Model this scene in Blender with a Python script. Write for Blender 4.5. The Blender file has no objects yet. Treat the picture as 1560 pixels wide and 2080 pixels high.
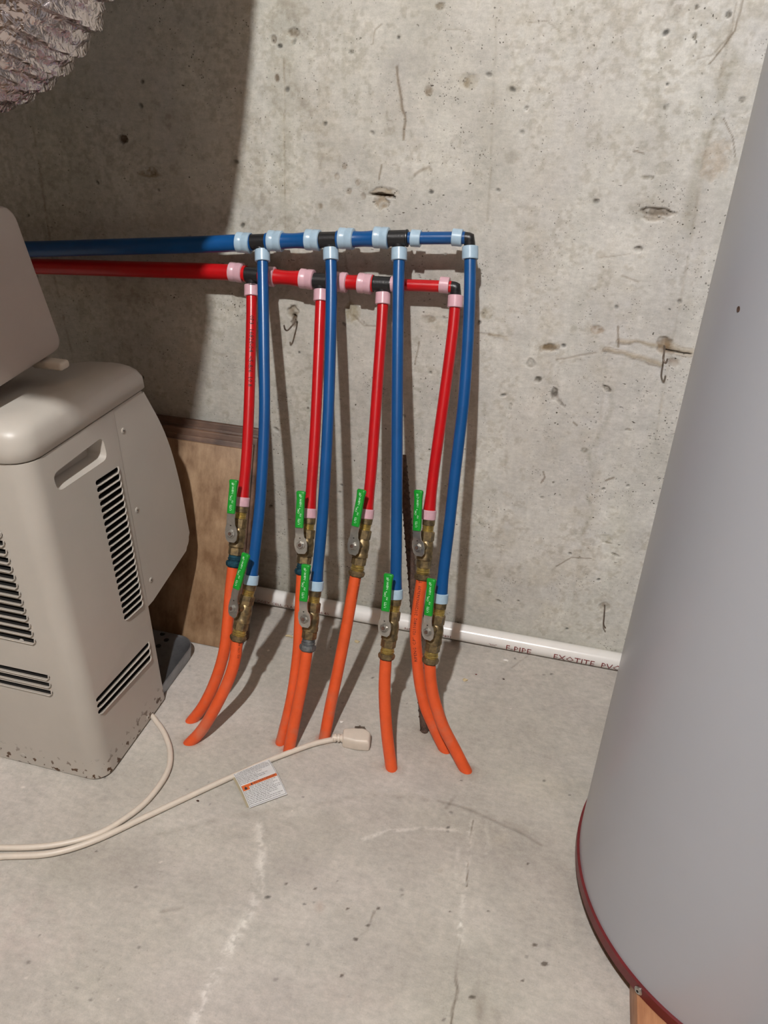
import bpy, bmesh, math, random
import numpy as np
from mathutils import Vector, Matrix

random.seed(7)
SC = bpy.context.scene
COL = SC.collection

# ------------------------------------------------------------------ camera
cam = bpy.data.objects.new('camera', bpy.data.cameras.new('camera'))
COL.objects.link(cam)
cam.data.sensor_fit = 'VERTICAL'
cam.data.sensor_height = 36.0
cam.data.lens = 36.0 * 1580.0 / 2080.0
cam.data.clip_start = 0.01
_r = ((0.9678,-0.1526,0.2003),(0.2494,0.473,-0.845),(0.0342,0.8677,0.4958))
cam.matrix_world = Matrix.Translation((0,-1.2683,1)) @ Matrix(_r).to_4x4()
SC.camera = cam

# ------------------------------------------------------------------ world, lamps, exposure
wd = bpy.data.worlds.new('world'); SC.world = wd; wd.use_nodes = True
wd.node_tree.nodes['Background'].inputs[0].default_value = (1, .85, .68, 1)
wd.node_tree.nodes['Background'].inputs[1].default_value = 0.015
SC.view_settings.view_transform = 'Standard'
SC.view_settings.look = 'None'
SC.view_settings.gamma = 1.0
SC.view_settings.use_curve_mapping = False
SC.view_settings.exposure = 0.0
LAMP = Vector((-0.20, -1.90, 2.45))
LAMP_POWER = 245.0
LAMP_COLOR = (1.0, 0.995, 0.985)
FILL_POS = Vector((0.95, -1.25, 2.64))
FILL_STRENGTH = 5.0
FILL_COLOR = (0.93, 0.97, 1.0)

# ------------------------------------------------------------------ materials
def mat(name, col, rough=.5, metal=0, spec=.5, noise=0, nscale=40, bump=0, bscale=200, sss=0, coat=0, alpha=1, trans=0, emit=None):
    m = bpy.data.materials.new(name); m.use_nodes = True
    nt = m.node_tree; b = nt.nodes['Principled BSDF']
    b.inputs['Base Color'].default_value = (*col, 1)
    b.inputs['Roughness'].default_value = rough
    b.inputs['Metallic'].default_value = metal
    b.inputs['Specular IOR Level'].default_value = spec
    b.inputs['Coat Weight'].default_value = coat
    b.inputs['Transmission Weight'].default_value = trans
    if sss:
        b.inputs['Subsurface Weight'].default_value = sss
        b.inputs['Subsurface Radius'].default_value = (.02, .02, .02)
        b.inputs['Subsurface Scale'].default_value = .3
    tc = nt.nodes.new('ShaderNodeTexCoord')
    if noise:
        n = nt.nodes.new('ShaderNodeTexNoise'); n.inputs['Scale'].default_value = nscale
        n.inputs['Detail'].default_value = 6; n.inputs['Roughness'].default_value = .65
        nt.links.new(tc.outputs['Object'], n.inputs['Vector'])
        r = nt.nodes.new('ShaderNodeMapRange'); r.inputs[1].default_value = .3; r.inputs[2].default_value = .7
        r.inputs[3].default_value = 1 - noise; r.inputs[4].default_value = 1 + noise
        nt.links.new(n.outputs['Fac'], r.inputs[0])
        mx = nt.nodes.new('ShaderNodeVectorMath'); mx.operation = 'SCALE'
        mx.inputs[0].default_value = col; nt.links.new(r.outputs[0], mx.inputs['Scale'])
        nt.links.new(mx.outputs[0], b.inputs['Base Color'])
    if bump:
        n = nt.nodes.new('ShaderNodeTexNoise'); n.inputs['Scale'].default_value = bscale; n.inputs['Detail'].default_value = 5
        nt.links.new(tc.outputs['Object'], n.inputs['Vector'])
        bp = nt.nodes.new('ShaderNodeBump'); bp.inputs['Strength'].default_value = bump; bp.inputs['Distance'].default_value = .002
        nt.links.new(n.outputs['Fac'], bp.inputs['Height']); nt.links.new(bp.outputs[0], b.inputs['Normal'])
    if emit:
        b.inputs['Emission Color'].default_value = (*emit[0], 1); b.inputs['Emission Strength'].default_value = emit[1]
    return m

M = {}
M['blue'] = mat('blue_pex', (.004, .068, .225), .30, noise=.10, nscale=30)
M['red'] = mat('red_pex', (.47, .005, .008), .30, noise=.10, nscale=30)
M['orange'] = mat('orange_pex', (.66, .088, .020), .42, noise=.10, nscale=45)
M['black'] = mat('black_polymer', (.012, .012, .013), .38, bump=.15, bscale=300)
M['ring_blue'] = mat('clear_blue_ring', (.36, .49, .60), .30, noise=.10, nscale=60, sss=.25)
M['ring_pink'] = mat('clear_pink_ring', (.62, .38, .43), .30, noise=.10, nscale=60, sss=.25)
M['green'] = mat('green_vinyl', (.005, .27, .022), .40)
M['white_ink'] = mat('white_ink', (.62, .85, .66), .6)
M['dark_ink'] = mat('dark_ink', (.02, .005, .004), .6)
M['red_ink'] = mat('red_ink', (.20, .025, .025), .6)
M['steel'] = mat('zinc_steel', (.50, .49, .46), .33, metal=.9, noise=.15, nscale=90, bump=.1)
M['dark_hole'] = mat('dark_recess', (.006, .005, .004), .9)
M['pvc'] = mat('white_pvc', (.80, .78, .75), .22, noise=.03, nscale=20)
M['beige'] = mat('beige_enamel', (.45, .415, .37), .40, noise=.05, nscale=6, bump=.05, bscale=400)
M['beige_dark'] = mat('beige_plastic', (.42, .355, .315), .45, noise=.04, nscale=8, bump=.05, bscale=400)
M['cord'] = mat('cream_cord', (.62, .55, .47), .40, noise=.05, nscale=50)
M['rust'] = mat('rusted_steel', (.085, .05, .036), .8, metal=.2, noise=.5, nscale=120, bump=.6, bscale=300)
M['wire'] = mat('tie_wire', (.20, .16, .13), .5, metal=.7, noise=.3, nscale=200)
M['maroon'] = mat('maroon_paint', (.12, .008, .010), .38, noise=.25, nscale=30)
M['paper'] = mat('white_paper', (.92, .92, .92), .7)
M['paper_cream'] = mat('cream_paper', (.62, .55, .40), .7)
M['print_orange'] = mat('orange_print', (.62, .12, .02), .6)
M['print_black'] = mat('black_print', (.03, .025, .03), .6)
M['chip_white'] = mat('white_chip', (.72, .70, .66), .8)
M['chip_tan'] = mat('tan_chip', (.52, .42, .25), .8)
M['galv'] = mat('galvanized_sheet', (.27, .28, .30), .38, metal=.85, noise=.3, nscale=20, bump=.1)
M['plaster'] = mat('ceiling_timber', (.13, .07, .03), .8, noise=.1, nscale=6)
M['room'] = mat('room_concrete', (.10, .065, .038), .9, noise=.1, nscale=4)
M['bulb'] = mat('lit_bulb', (1, 1, 1), .5, emit=(LAMP_COLOR, 1.0))
M['porcelain'] = mat('porcelain', (.8, .8, .78), .25)

def brass(name, col, ox, rough=.42):
    m = bpy.data.materials.new(name); m.use_nodes = True; nt = m.node_tree; b = nt.nodes['Principled BSDF']
    tc = nt.nodes.new('ShaderNodeTexCoord')
    n = nt.nodes.new('ShaderNodeTexNoise'); n.inputs['Scale'].default_value = 130; n.inputs['Detail'].default_value = 7
    nt.links.new(tc.outputs['Object'], n.inputs['Vector'])
    cr = nt.nodes.new('ShaderNodeValToRGB'); cr.color_ramp.elements[0].position = .35; cr.color_ramp.elements[1].position = .68
    cr.color_ramp.elements[0].color = (*ox, 1); cr.color_ramp.elements[1].color = (*col, 1)
    nt.links.new(n.outputs['Fac'], cr.inputs[0]); nt.links.new(cr.outputs[0], b.inputs['Base Color'])
    b.inputs['Metallic'].default_value = .75; b.inputs['Roughness'].default_value = rough
    bp = nt.nodes.new('ShaderNodeBump'); bp.inputs['Strength'].default_value = .35; bp.inputs['Distance'].default_value = .001
    nt.links.new(n.outputs['Fac'], bp.inputs['Height']); nt.links.new(bp.outputs[0], b.inputs['Normal'])
    return m
M['brass'] = brass('aged_brass', (.33, .24, .115), (.13, .10, .06))
M['brass_bright'] = brass('bright_brass', (.62, .47, .14), (.36, .26, .09), .3)
M['brass_teal'] = brass('brass_with_teal_verdigris', (.025, .10, .14), (.015, .055, .085), .7)
M['brass_grey'] = brass('brass_with_grey_oxide', (.26, .27, .27), (.10, .11, .12), .65)

def concrete(name, base, pit_scale, pit_amt, pit_col):
    m = bpy.data.materials.new(name); m.use_nodes = True; nt = m.node_tree; b = nt.nodes['Principled BSDF']
    L = nt.links.new
    tc = nt.nodes.new('ShaderNodeTexCoord'); at = nt.nodes.new('ShaderNodeAttribute'); at.attribute_name = 'tint'
    def noise(s, d=8, r=.6, vec=None):
        n = nt.nodes.new('ShaderNodeTexNoise'); n.inputs['Scale'].default_value = s; n.inputs['Detail'].default_value = d
        n.inputs['Roughness'].default_value = r; L(vec or tc.outputs['Object'], n.inputs['Vector']); return n.outputs['Fac']
    def rng(x, a, c, lo, hi):
        n = nt.nodes.new('ShaderNodeMapRange'); n.inputs[1].default_value = a; n.inputs[2].default_value = c
        n.inputs[3].default_value = lo; n.inputs[4].default_value = hi; L(x, n.inputs[0]); return n.outputs[0]
    def mth(op, x, y):
        n = nt.nodes.new('ShaderNodeMath'); n.operation = op
        for i, v in enumerate((x, y)):
            if isinstance(v, (int, float)): n.inputs[i].default_value = v
            else: L(v, n.inputs[i])
        return n.outputs[0]
    ms = nt.nodes.new('ShaderNodeMapping'); ms.inputs['Scale'].default_value = (.35, 1, 1.3); ms.inputs['Rotation'].default_value = (0, .5, 0); L(tc.outputs['Object'], ms.inputs['Vector'])
    streak = rng(noise(150, 6, .7, ms.outputs[0]), .3, .7, .90, 1.07)
    fine = mth('MULTIPLY', rng(noise(90, 10, .75), .3, .7, .84, 1.12), streak)
    mid = rng(noise(11, 6, .6), .3, .7, .91, 1.08)
    grain = rng(noise(600, 3, .6), .3, .7, .95, 1.05)
    def pits(scale, thr, rad, sx=1.0, rot=0.0):
        mp = nt.nodes.new('ShaderNodeMapping'); mp.inputs['Scale'].default_value = (sx, 1, 1.0); mp.inputs['Rotation'].default_value = (0, rot, 0)
        L(tc.outputs['Object'], mp.inputs['Vector'])
        nz = nt.nodes.new('ShaderNodeTexNoise'); nz.inputs['Scale'].default_value = scale * 1.7
        L(mp.outputs[0], nz.inputs['Vector'])
        ad = nt.nodes.new('ShaderNodeVectorMath'); ad.operation = 'MULTIPLY_ADD'
        L(nz.outputs['Color'], ad.inputs[0]); ad.inputs[1].default_value = (.9 / scale,) * 3; L(mp.outputs[0], ad.inputs[2])
        v = nt.nodes.new('ShaderNodeTexVoronoi'); v.inputs['Scale'].default_value = scale; L(ad.outputs[0], v.inputs['Vector'])
        sp = nt.nodes.new('ShaderNodeSeparateColor'); L(v.outputs['Color'], sp.inputs[0])
        on = rng(sp.outputs[0], thr, thr + .02, 0, 1)
        r2 = mth('MULTIPLY', sp.outputs[1], rad)
        d = mth('SUBTRACT', r2, v.outputs['Distance'])
        return mth('MULTIPLY', on, rng(d, 0, .05, 0, 1))
    clump = rng(noise(7, 3, .6), .50, .62, .0, 1)
    p1 = mth('MULTIPLY', pits(240, .90 - pit_amt * .08, .50), clump)
    p2 = pits(120, .985 - pit_amt * .008, .42)
    p3 = pits(420, .86, .55); p3 = mth('MULTIPLY', p3, rng(noise(15, 2, .5), .5, .6, 0, .8))
    p4 = mth('MULTIPLY', pits(330, .945, .48, .38, .25), rng(noise(5, 3, .6), .46, .60, 0, .9))
    p5 = pits(200, .988, .42, .8)
    p = mth('MAXIMUM', mth('MAXIMUM', mth('MAXIMUM', p1, p2), p3), mth('MAXIMUM', p4, p5))
    p = mth('MULTIPLY', p, rng(pit_amt and noise(3), 0, 1, min(1, pit_amt), min(1, pit_amt)))
    f = mth('MULTIPLY', mth('MULTIPLY', fine, mid), grain)
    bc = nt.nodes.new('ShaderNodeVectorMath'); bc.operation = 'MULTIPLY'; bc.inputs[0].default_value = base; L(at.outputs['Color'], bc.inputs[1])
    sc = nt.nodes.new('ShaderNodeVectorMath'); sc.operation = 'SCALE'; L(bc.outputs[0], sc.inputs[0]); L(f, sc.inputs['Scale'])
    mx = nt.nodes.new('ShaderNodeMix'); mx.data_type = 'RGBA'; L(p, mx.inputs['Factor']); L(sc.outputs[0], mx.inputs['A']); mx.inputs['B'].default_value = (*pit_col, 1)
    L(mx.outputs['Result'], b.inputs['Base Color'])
    b.inputs['Roughness'].default_value = .85; b.inputs['Specular IOR Level'].default_value = .3
    h = mth('SUBTRACT', mth('MULTIPLY', noise(70, 8, .65), .9), mth('MULTIPLY', p, 1.2))
    bp = nt.nodes.new('ShaderNodeBump'); bp.inputs['Strength'].default_value = .35; bp.inputs['Distance'].default_value = .0022
    L(h, bp.inputs['Height']); L(bp.outputs[0], b.inputs['Normal'])
    return m
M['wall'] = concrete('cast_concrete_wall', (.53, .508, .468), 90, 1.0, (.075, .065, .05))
M['floor'] = concrete('trowelled_concrete_floor', (.465, .435, .393), 90, .18, (.10, .08, .065))

def wood(name, dark, light, axis=2, stretch=7, scale=60):
    m = bpy.data.materials.new(name); m.use_nodes = True; nt = m.node_tree; b = nt.nodes['Principled BSDF']; L = nt.links.new
    tc = nt.nodes.new('ShaderNodeTexCoord'); mp = nt.nodes.new('ShaderNodeMapping')
    s = [1, 1, 1]; s[axis] = 1 / stretch; mp.inputs['Scale'].default_value = s; L(tc.outputs['Object'], mp.inputs['Vector'])
    n = nt.nodes.new('ShaderNodeTexNoise'); n.inputs['Scale'].default_value = scale; n.inputs['Detail'].default_value = 8; n.inputs['Roughness'].default_value = .7
    L(mp.outputs[0], n.inputs['Vector'])
    n2 = nt.nodes.new('ShaderNodeTexNoise'); n2.inputs['Scale'].default_value = 22; n2.inputs['Detail'].default_value = 4; L(tc.outputs['Object'], n2.inputs['Vector'])
    a = nt.nodes.new('ShaderNodeMath'); a.operation = 'ADD'; L(n.outputs['Fac'], a.inputs[0]); L(n2.outputs['Fac'], a.inputs[1])
    cr = nt.nodes.new('ShaderNodeValToRGB'); cr.color_ramp.elements[0].position = .40; cr.color_ramp.elements[1].position = .62
    h = nt.nodes.new('ShaderNodeMath'); h.operation = 'MULTIPLY'; h.inputs[1].default_value = .5; L(a.outputs[0], h.inputs[0])
    cr.color_ramp.elements[0].color = (*dark, 1); cr.color_ramp.elements[1].color = (*light, 1); L(h.outputs[0], cr.inputs[0])
    L(cr.outputs[0], b.inputs['Base Color']); b.inputs['Roughness'].default_value = .5
    return m
M['wood'] = wood('stained_birch', (.19, .105, .052), (.36, .235, .135))
M['wood_dark'] = wood('dark_moulding', (.055, .027, .017), (.17, .095, .06), axis=0)
M['wood_block'] = wood('fir_block', (.34, .15, .07), (.52, .26, .13), axis=1, stretch=10, scale=120)

def mix_material(base, name, dust, scale=35, lo=.5, hi=.68, hgt=.13, top=.55):
    """copy of a plastic with streaks of dust in it"""
    m = M[base].copy(); m.name = name; nt = m.node_tree; b = nt.nodes['Principled BSDF']; L = nt.links.new
    src = b.inputs['Base Color'].links[0].from_socket
    tc = nt.nodes.new('ShaderNodeTexCoord'); n = nt.nodes.new('ShaderNodeTexNoise'); n.inputs['Scale'].default_value = scale; n.inputs['Detail'].default_value = 7
    L(tc.outputs['Object'], n.inputs['Vector'])
    sep = nt.nodes.new('ShaderNodeSeparateXYZ'); L(tc.outputs['Object'], sep.inputs[0])
    hz = nt.nodes.new('ShaderNodeMapRange'); hz.inputs[1].default_value = hgt; hz.inputs[2].default_value = 0; L(sep.outputs['Z'], hz.inputs[0])
    r = nt.nodes.new('ShaderNodeMapRange'); r.inputs[1].default_value = lo; r.inputs[2].default_value = hi; r.inputs[4].default_value = top; L(n.outputs['Fac'], r.inputs[0])
    mu = nt.nodes.new('ShaderNodeMath'); mu.operation = 'MULTIPLY'; L(hz.outputs[0], mu.inputs[0]); L(r.outputs[0], mu.inputs[1])
    mx = nt.nodes.new('ShaderNodeMix'); mx.data_type = 'RGBA'; L(mu.outputs[0], mx.inputs['Factor']); L(src, mx.inputs['A']); mx.inputs['B'].default_value = (*dust, 1)
    L(mx.outputs['Result'], b.inputs['Base Color'])
    return m
M['orange_dusty'] = mix_material('orange', 'dusty_orange_pex', (.42, .20, .13))
M['enamel_rusty'] = mix_material('beige', 'enamel_rust_spotted_foot', (.075, .032, .010), 85, .585, .60, .045, 1.6)

def foil_material():
    m = bpy.data.materials.new('crinkled_foil'); m.use_nodes = True; nt = m.node_tree; b = nt.nodes['Principled BSDF']; L = nt.links.new
    b.inputs['Base Color'].default_value = (.66, .59, .58, 1); b.inputs['Metallic'].default_value = .95; b.inputs['Roughness'].default_value = .20
    tc = nt.nodes.new('ShaderNodeTexCoord')
    n = nt.nodes.new('ShaderNodeTexNoise'); n.inputs['Scale'].default_value = 95; n.inputs['Detail'].default_value = 2; n.inputs['Distortion'].default_value = .8
    L(tc.outputs['Object'], n.inputs['Vector'])
    bp = nt.nodes.new('ShaderNodeBump'); bp.inputs['Strength'].default_value = .8; bp.inputs['Distance'].default_value = .005
    L(n.outputs['Fac'], bp.inputs['Height']); L(bp.outputs[0], b.inputs['Normal'])
    return m
M['foil'] = foil_material()

def tank_material():
    m = mat('grey_tank_enamel', (.39, .405, .445), .30, noise=.025, nscale=3)
    return m
M['tank'] = tank_material()

# ------------------------------------------------------------------ helpers
def link(name, me, m=None, parent=None, smooth=None):
    o = bpy.data.objects.new(name, me); COL.objects.link(o)
    if m is not None:
        for x in (m if isinstance(m, (list, tuple)) else [m]): me.materials.append(M[x] if isinstance(x, str) else x)
    if parent is not None:
        o.parent = parent
        o.matrix_parent_inverse = parent.matrix_basis.inverted()
    if smooth: 
        me.polygons.foreach_set('use_smooth', [True] * len(me.polygons))
        if smooth < 180: me.set_sharp_from_angle(angle=math.radians(smooth))
    return o
def obj(name, bm, m, parent=None, smooth=40):
    me = bpy.data.meshes.new(name); bmesh.ops.recalc_face_normals(bm, faces=bm.faces); bm.to_mesh(me); bm.free()
    return link(name, me, m, parent, smooth)
def tag(o, label=None, cat=None, group=None, kind=None):
    if label: o['label'] = label
    if cat: o['category'] = cat
    if group: o['group'] = group
    if kind: o['kind'] = kind
    return o
def thing(name, label, cat, loc=(0, 0, 0), group=None):
    o = bpy.data.objects.new(name, None); COL.objects.link(o); o.location = loc; o.empty_display_size = .02
    return tag(o, label, cat, group)
V = Vector
def smooth_path(pts, step=.006):
    P = [V(p) for p in pts]
    if len(P) == 2:
        n = max(1, int((P[1] - P[0]).length / step)); return [P[0].lerp(P[1], i / n) for i in range(n + 1)]
    Q = [2 * P[0] - P[1]] + P + [2 * P[-1] - P[-2]]; out = []
    for i in range(1, len(Q) - 2):
        a, b, c, d = Q[i - 1:i + 3]; n = max(2, int((c - b).length / step))
        for k in range(n):
            t = k / n
            out.append(.5 * ((2 * b) + (c - a) * t + (2 * a - 5 * b + 4 * c - d) * t * t + (3 * b - a - 3 * c + d) * t ** 3))
    out.append(P[-1]); return out
def frames(path):
    T = []
    for i in range(len(path)):
        T.append((path[min(i + 1, len(path) - 1)] - path[max(i - 1, 0)]).normalized())
    ref = V((0, 0, 1)) if abs(T[0].z) < .9 else V((0, 1, 0))
    n = T[0].cross(ref).normalized(); N = [n]
    for i in range(1, len(T)):
        q = T[i - 1].rotation_difference(T[i]); n = (q @ N[-1]); n = (n - T[i] * n.dot(T[i])).normalized(); N.append(n)
    return T, N, [t.cross(n) for t, n in zip(T, N)]
def add_sweep(bm, path, rad, n=16, caps=True):
    T, N, B = frames(path); rings = []
    for i, p in enumerate(path):
        r = rad(i / (len(path) - 1)) if callable(rad) else rad
        rings.append([bm.verts.new(p + (N[i] * math.cos(2 * math.pi * k / n) + B[i] * math.sin(2 * math.pi * k / n)) * r) for k in range(n)])
    for a, b in zip(rings, rings[1:]):
        for k in range(n): bm.faces.new((a[k], a[(k + 1) % n], b[(k + 1) % n], b[k]))
    if caps: bm.faces.new(rings[0][::-1]); bm.faces.new(rings[-1])
def tube(name, pts, r, m, parent=None, n=16, step=.006, label=None):
    bm = bmesh.new(); add_sweep(bm, smooth_path(pts, step), r, n)
    o = obj(name, bm, m, parent); 
    if label: o['label'] = label
    return o
def add_lathe(bm, P0, P1, prof, n=24, rot=0, hexmix=None):
    """profile of (t along P0-P1 in metres from P0, radius)"""
    P0, P1 = V(P0), V(P1); d = (P1 - P0).normalized(); ref = V((0, -1, .2)); u = (ref - d * ref.dot(d)).normalized(); v = d.cross(u)
    rings = []
    for t, r in prof:
        rings.append([bm.verts.new(P0 + d * t + (u * math.cos(2 * math.pi * (k + rot) / n) + v * math.sin(2 * math.pi * (k + rot) / n)) * r) for k in range(n)])
    for a, b in zip(rings, rings[1:]):
        for k in range(n): bm.faces.new((a[k], a[(k + 1) % n], b[(k + 1) % n], b[k]))
    bm.faces.new(rings[0][::-1]); bm.faces.new(rings[-1])
def lathe(name, P0, P1, prof, m, parent=None, n=24, rot=0, smooth=40):
    bm = bmesh.new(); add_lathe(bm, P0, P1, prof, n, rot); return obj(name, bm, m, parent, smooth)
def add_box(bm, lo, hi, mtx=None, bevel=0, seg=2):
    g = bmesh.ops.create_cube(bm, size=1)['verts']; lo, hi = V(lo), V(hi)
    for v in g:
        v.co = V([(lo[i] + hi[i]) / 2 + v.co[i] * (hi[i] - lo[i]) for i in range(3)])
    if bevel:
        es = list({e for v in g for e in v.link_edges})
        r = bmesh.ops.bevel(bm, geom=es, offset=bevel, segments=seg, affect='EDGES', profile=.5)
        g = list({v for f in r['faces'] for v in f.verts} | {v for v in g if v.is_valid})
    if mtx is not None:
        for v in g: v.co = mtx @ v.co
    return g
def box(name, lo, hi, m, parent=None, bevel=0, seg=2, mtx=None, smooth=40):
    bm = bmesh.new(); add_box(bm, lo, hi, mtx, bevel, seg); return obj(name, bm, m, parent, smooth)
def text_mesh(s, size, align='LEFT'):
    c = bpy.data.curves.new('txt', 'FONT'); c.body = s; c.size = size; c.align_x = align; c.resolution_u = 1
    o = bpy.data.objects.new('txt', c); COL.objects.link(o)
    me = bpy.data.meshes.new_from_object(o.evaluated_get(bpy.context.evaluated_depsgraph_get()))
    bpy.data.objects.remove(o); bpy.data.curves.remove(c); return me
def text_on_tube(name, s, size, pts, r, start, facing, m, parent, flip=False, sx=1.0):
    """letters bent round a pipe: start = metres from the pipe's first point, facing = direction the middle line faces"""
    me = text_mesh(s, size)
    bm0 = bmesh.new(); bm0.from_mesh(me); bmesh.ops.triangulate(bm0, faces=bm0.faces)
    for _ in range(3):
        le = [e for e in bm0.edges if e.calc_length() > .0022]
        if le: bmesh.ops.subdivide_edges(bm0, edges=le, cuts=1); bmesh.ops.triangulate(bm0, faces=bm0.faces)
    path = smooth_path(pts, .003); acc = [0]
    for a, b in zip(path, path[1:]): acc.append(acc[-1] + (b - a).length)
    facing = V(facing)
    for v in bm0.verts:
        x = start + (-v.co.x if flip else v.co.x) * sx; y = (v.co.y - size * .35) * (-1 if flip else 1)
        i = min(max(0, np.searchsorted(acc, x) - 1), len(path) - 2)
        t = (x - acc[i]) / (acc[i + 1] - acc[i]); p = path[i].lerp(path[i + 1], t); d = (path[i + 1] - path[i]).normalized()
        f = (facing - d * facing.dot(d)).normalized(); side = f.cross(d)
        ang = y / r
        v.co = p + (f * math.cos(ang) + side * math.sin(ang)) * (r + .0003)
    bm0.to_mesh(me); bm0.free(); 
    return link(name, me, m, parent)

# ------------------------------------------------------------------ numpy paint and relief for the two concrete surfaces
rs = np.random.RandomState(3)
def vnoise(X, Y, scale, octaves=4, gain=.55, sx=1, sy=1):
    out = 0; amp = 1; tot = 0
    for o in range(octaves):
        G = rs.rand(97, 97); x = (X * scale * sx) % 96; y = (Y * scale * sy) % 96
        xi = np.floor(x).astype(int); yi = np.floor(y).astype(int); fx = x - xi; fy = y - yi
        fx = fx * fx * (3 - 2 * fx); fy = fy * fy * (3 - 2 * fy); x1 = (xi + 1) % 96; y1 = (yi + 1) % 96
        out = out + amp * ((G[xi, yi] * (1 - fx) + G[x1, yi] * fx) * (1 - fy) + (G[xi, y1] * (1 - fx) + G[x1, y1] * fx) * fy)
        tot += amp; amp *= gain; scale *= 2.03
    return out / tot
def seg_dist(X, Y, pts):
    D = np.full(X.shape, 9.0)
    for (ax, ay), (bx, by) in zip(pts, pts[1:]):
        dx, dy = bx - ax, by - ay; t = np.clip(((X - ax) * dx + (Y - ay) * dy) / (dx * dx + dy * dy + 1e-12), 0, 1)
        D = np.minimum(D, np.hypot(X - ax - t * dx, Y - ay - t * dy))
    return D
def grid_mesh(name, x0, x1, y0, y1, step, to3d, paint, outer, m):
    nx = int(round((x1 - x0) / step)) + 1; ny = int(round((y1 - y0) / step)) + 1
    X, Y = np.meshgrid(np.linspace(x0, x1, nx), np.linspace(y0, y1, ny), indexing='ij')
    tint, h = paint(X, Y)
    edge = np.minimum(np.minimum(X - x0, x1 - X), np.minimum(Y - y0, y1 - Y)); h = h * np.clip(edge / .03, 0, 1)
    co = to3d(X, Y, h).reshape(-1, 3)
    i = np.arange(nx * ny).reshape(nx, ny)
    f = np.stack([i[:-1, :-1], i[1:, :-1], i[1:, 1:], i[:-1, 1:]], -1).reshape(-1, 4)
    ox0, ox1, oy0, oy1 = outer; n0 = len(co)
    oc = [(ox0, oy0), (ox1, oy0), (ox1, oy1), (ox0, oy1), (x0, y0), (x1, y0), (x1, y1), (x0, y1)]
    oc3 = to3d(np.array([c[0] for c in oc]), np.array([c[1] for c in oc]), np.zeros(8))
    co = np.vstack([co, oc3]); k = n0
    f = np.vstack([f, [[k, k + 1, k + 5, k + 4], [k + 1, k + 2, k + 6, k + 5], [k + 2, k + 3, k + 7, k + 6], [k + 3, k, k + 4, k + 7]]])
    me = bpy.data.meshes.new(name); me.vertices.add(len(co)); me.vertices.foreach_set('co', co.ravel().astype('f'))
    me.loops.add(f.size); me.loops.foreach_set('vertex_index', f.ravel().astype('i'))
    me.polygons.add(len(f)); me.polygons.foreach_set('loop_start', np.arange(0, f.size, 4).astype('i'))
    me.update(calc_edges=True); me.validate()
    ca = me.color_attributes.new('tint', 'FLOAT_COLOR', 'POINT')
    cc = np.ones((len(co), 4)); cc[:n0, :3] = tint.reshape(-1, 3); ca.data.foreach_set('color', cc.ravel().astype('f'))
    o = link(name, me, m, None, 180); tag(o, kind='structure'); return o

def ell(X, Y, cx, cy, rx, ry, ang=0, soft=.5, wob=None):
    c, s = math.cos(ang), math.sin(ang); u = (X - cx) * c + (Y - cy) * s; v = -(X - cx) * s + (Y - cy) * c
    d = np.sqrt((u / rx) ** 2 + (v / ry) ** 2)
    if wob is not None: d = d + (wob - .5) * .9
    return np.clip((1 - d) / soft, 0, 1)

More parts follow.
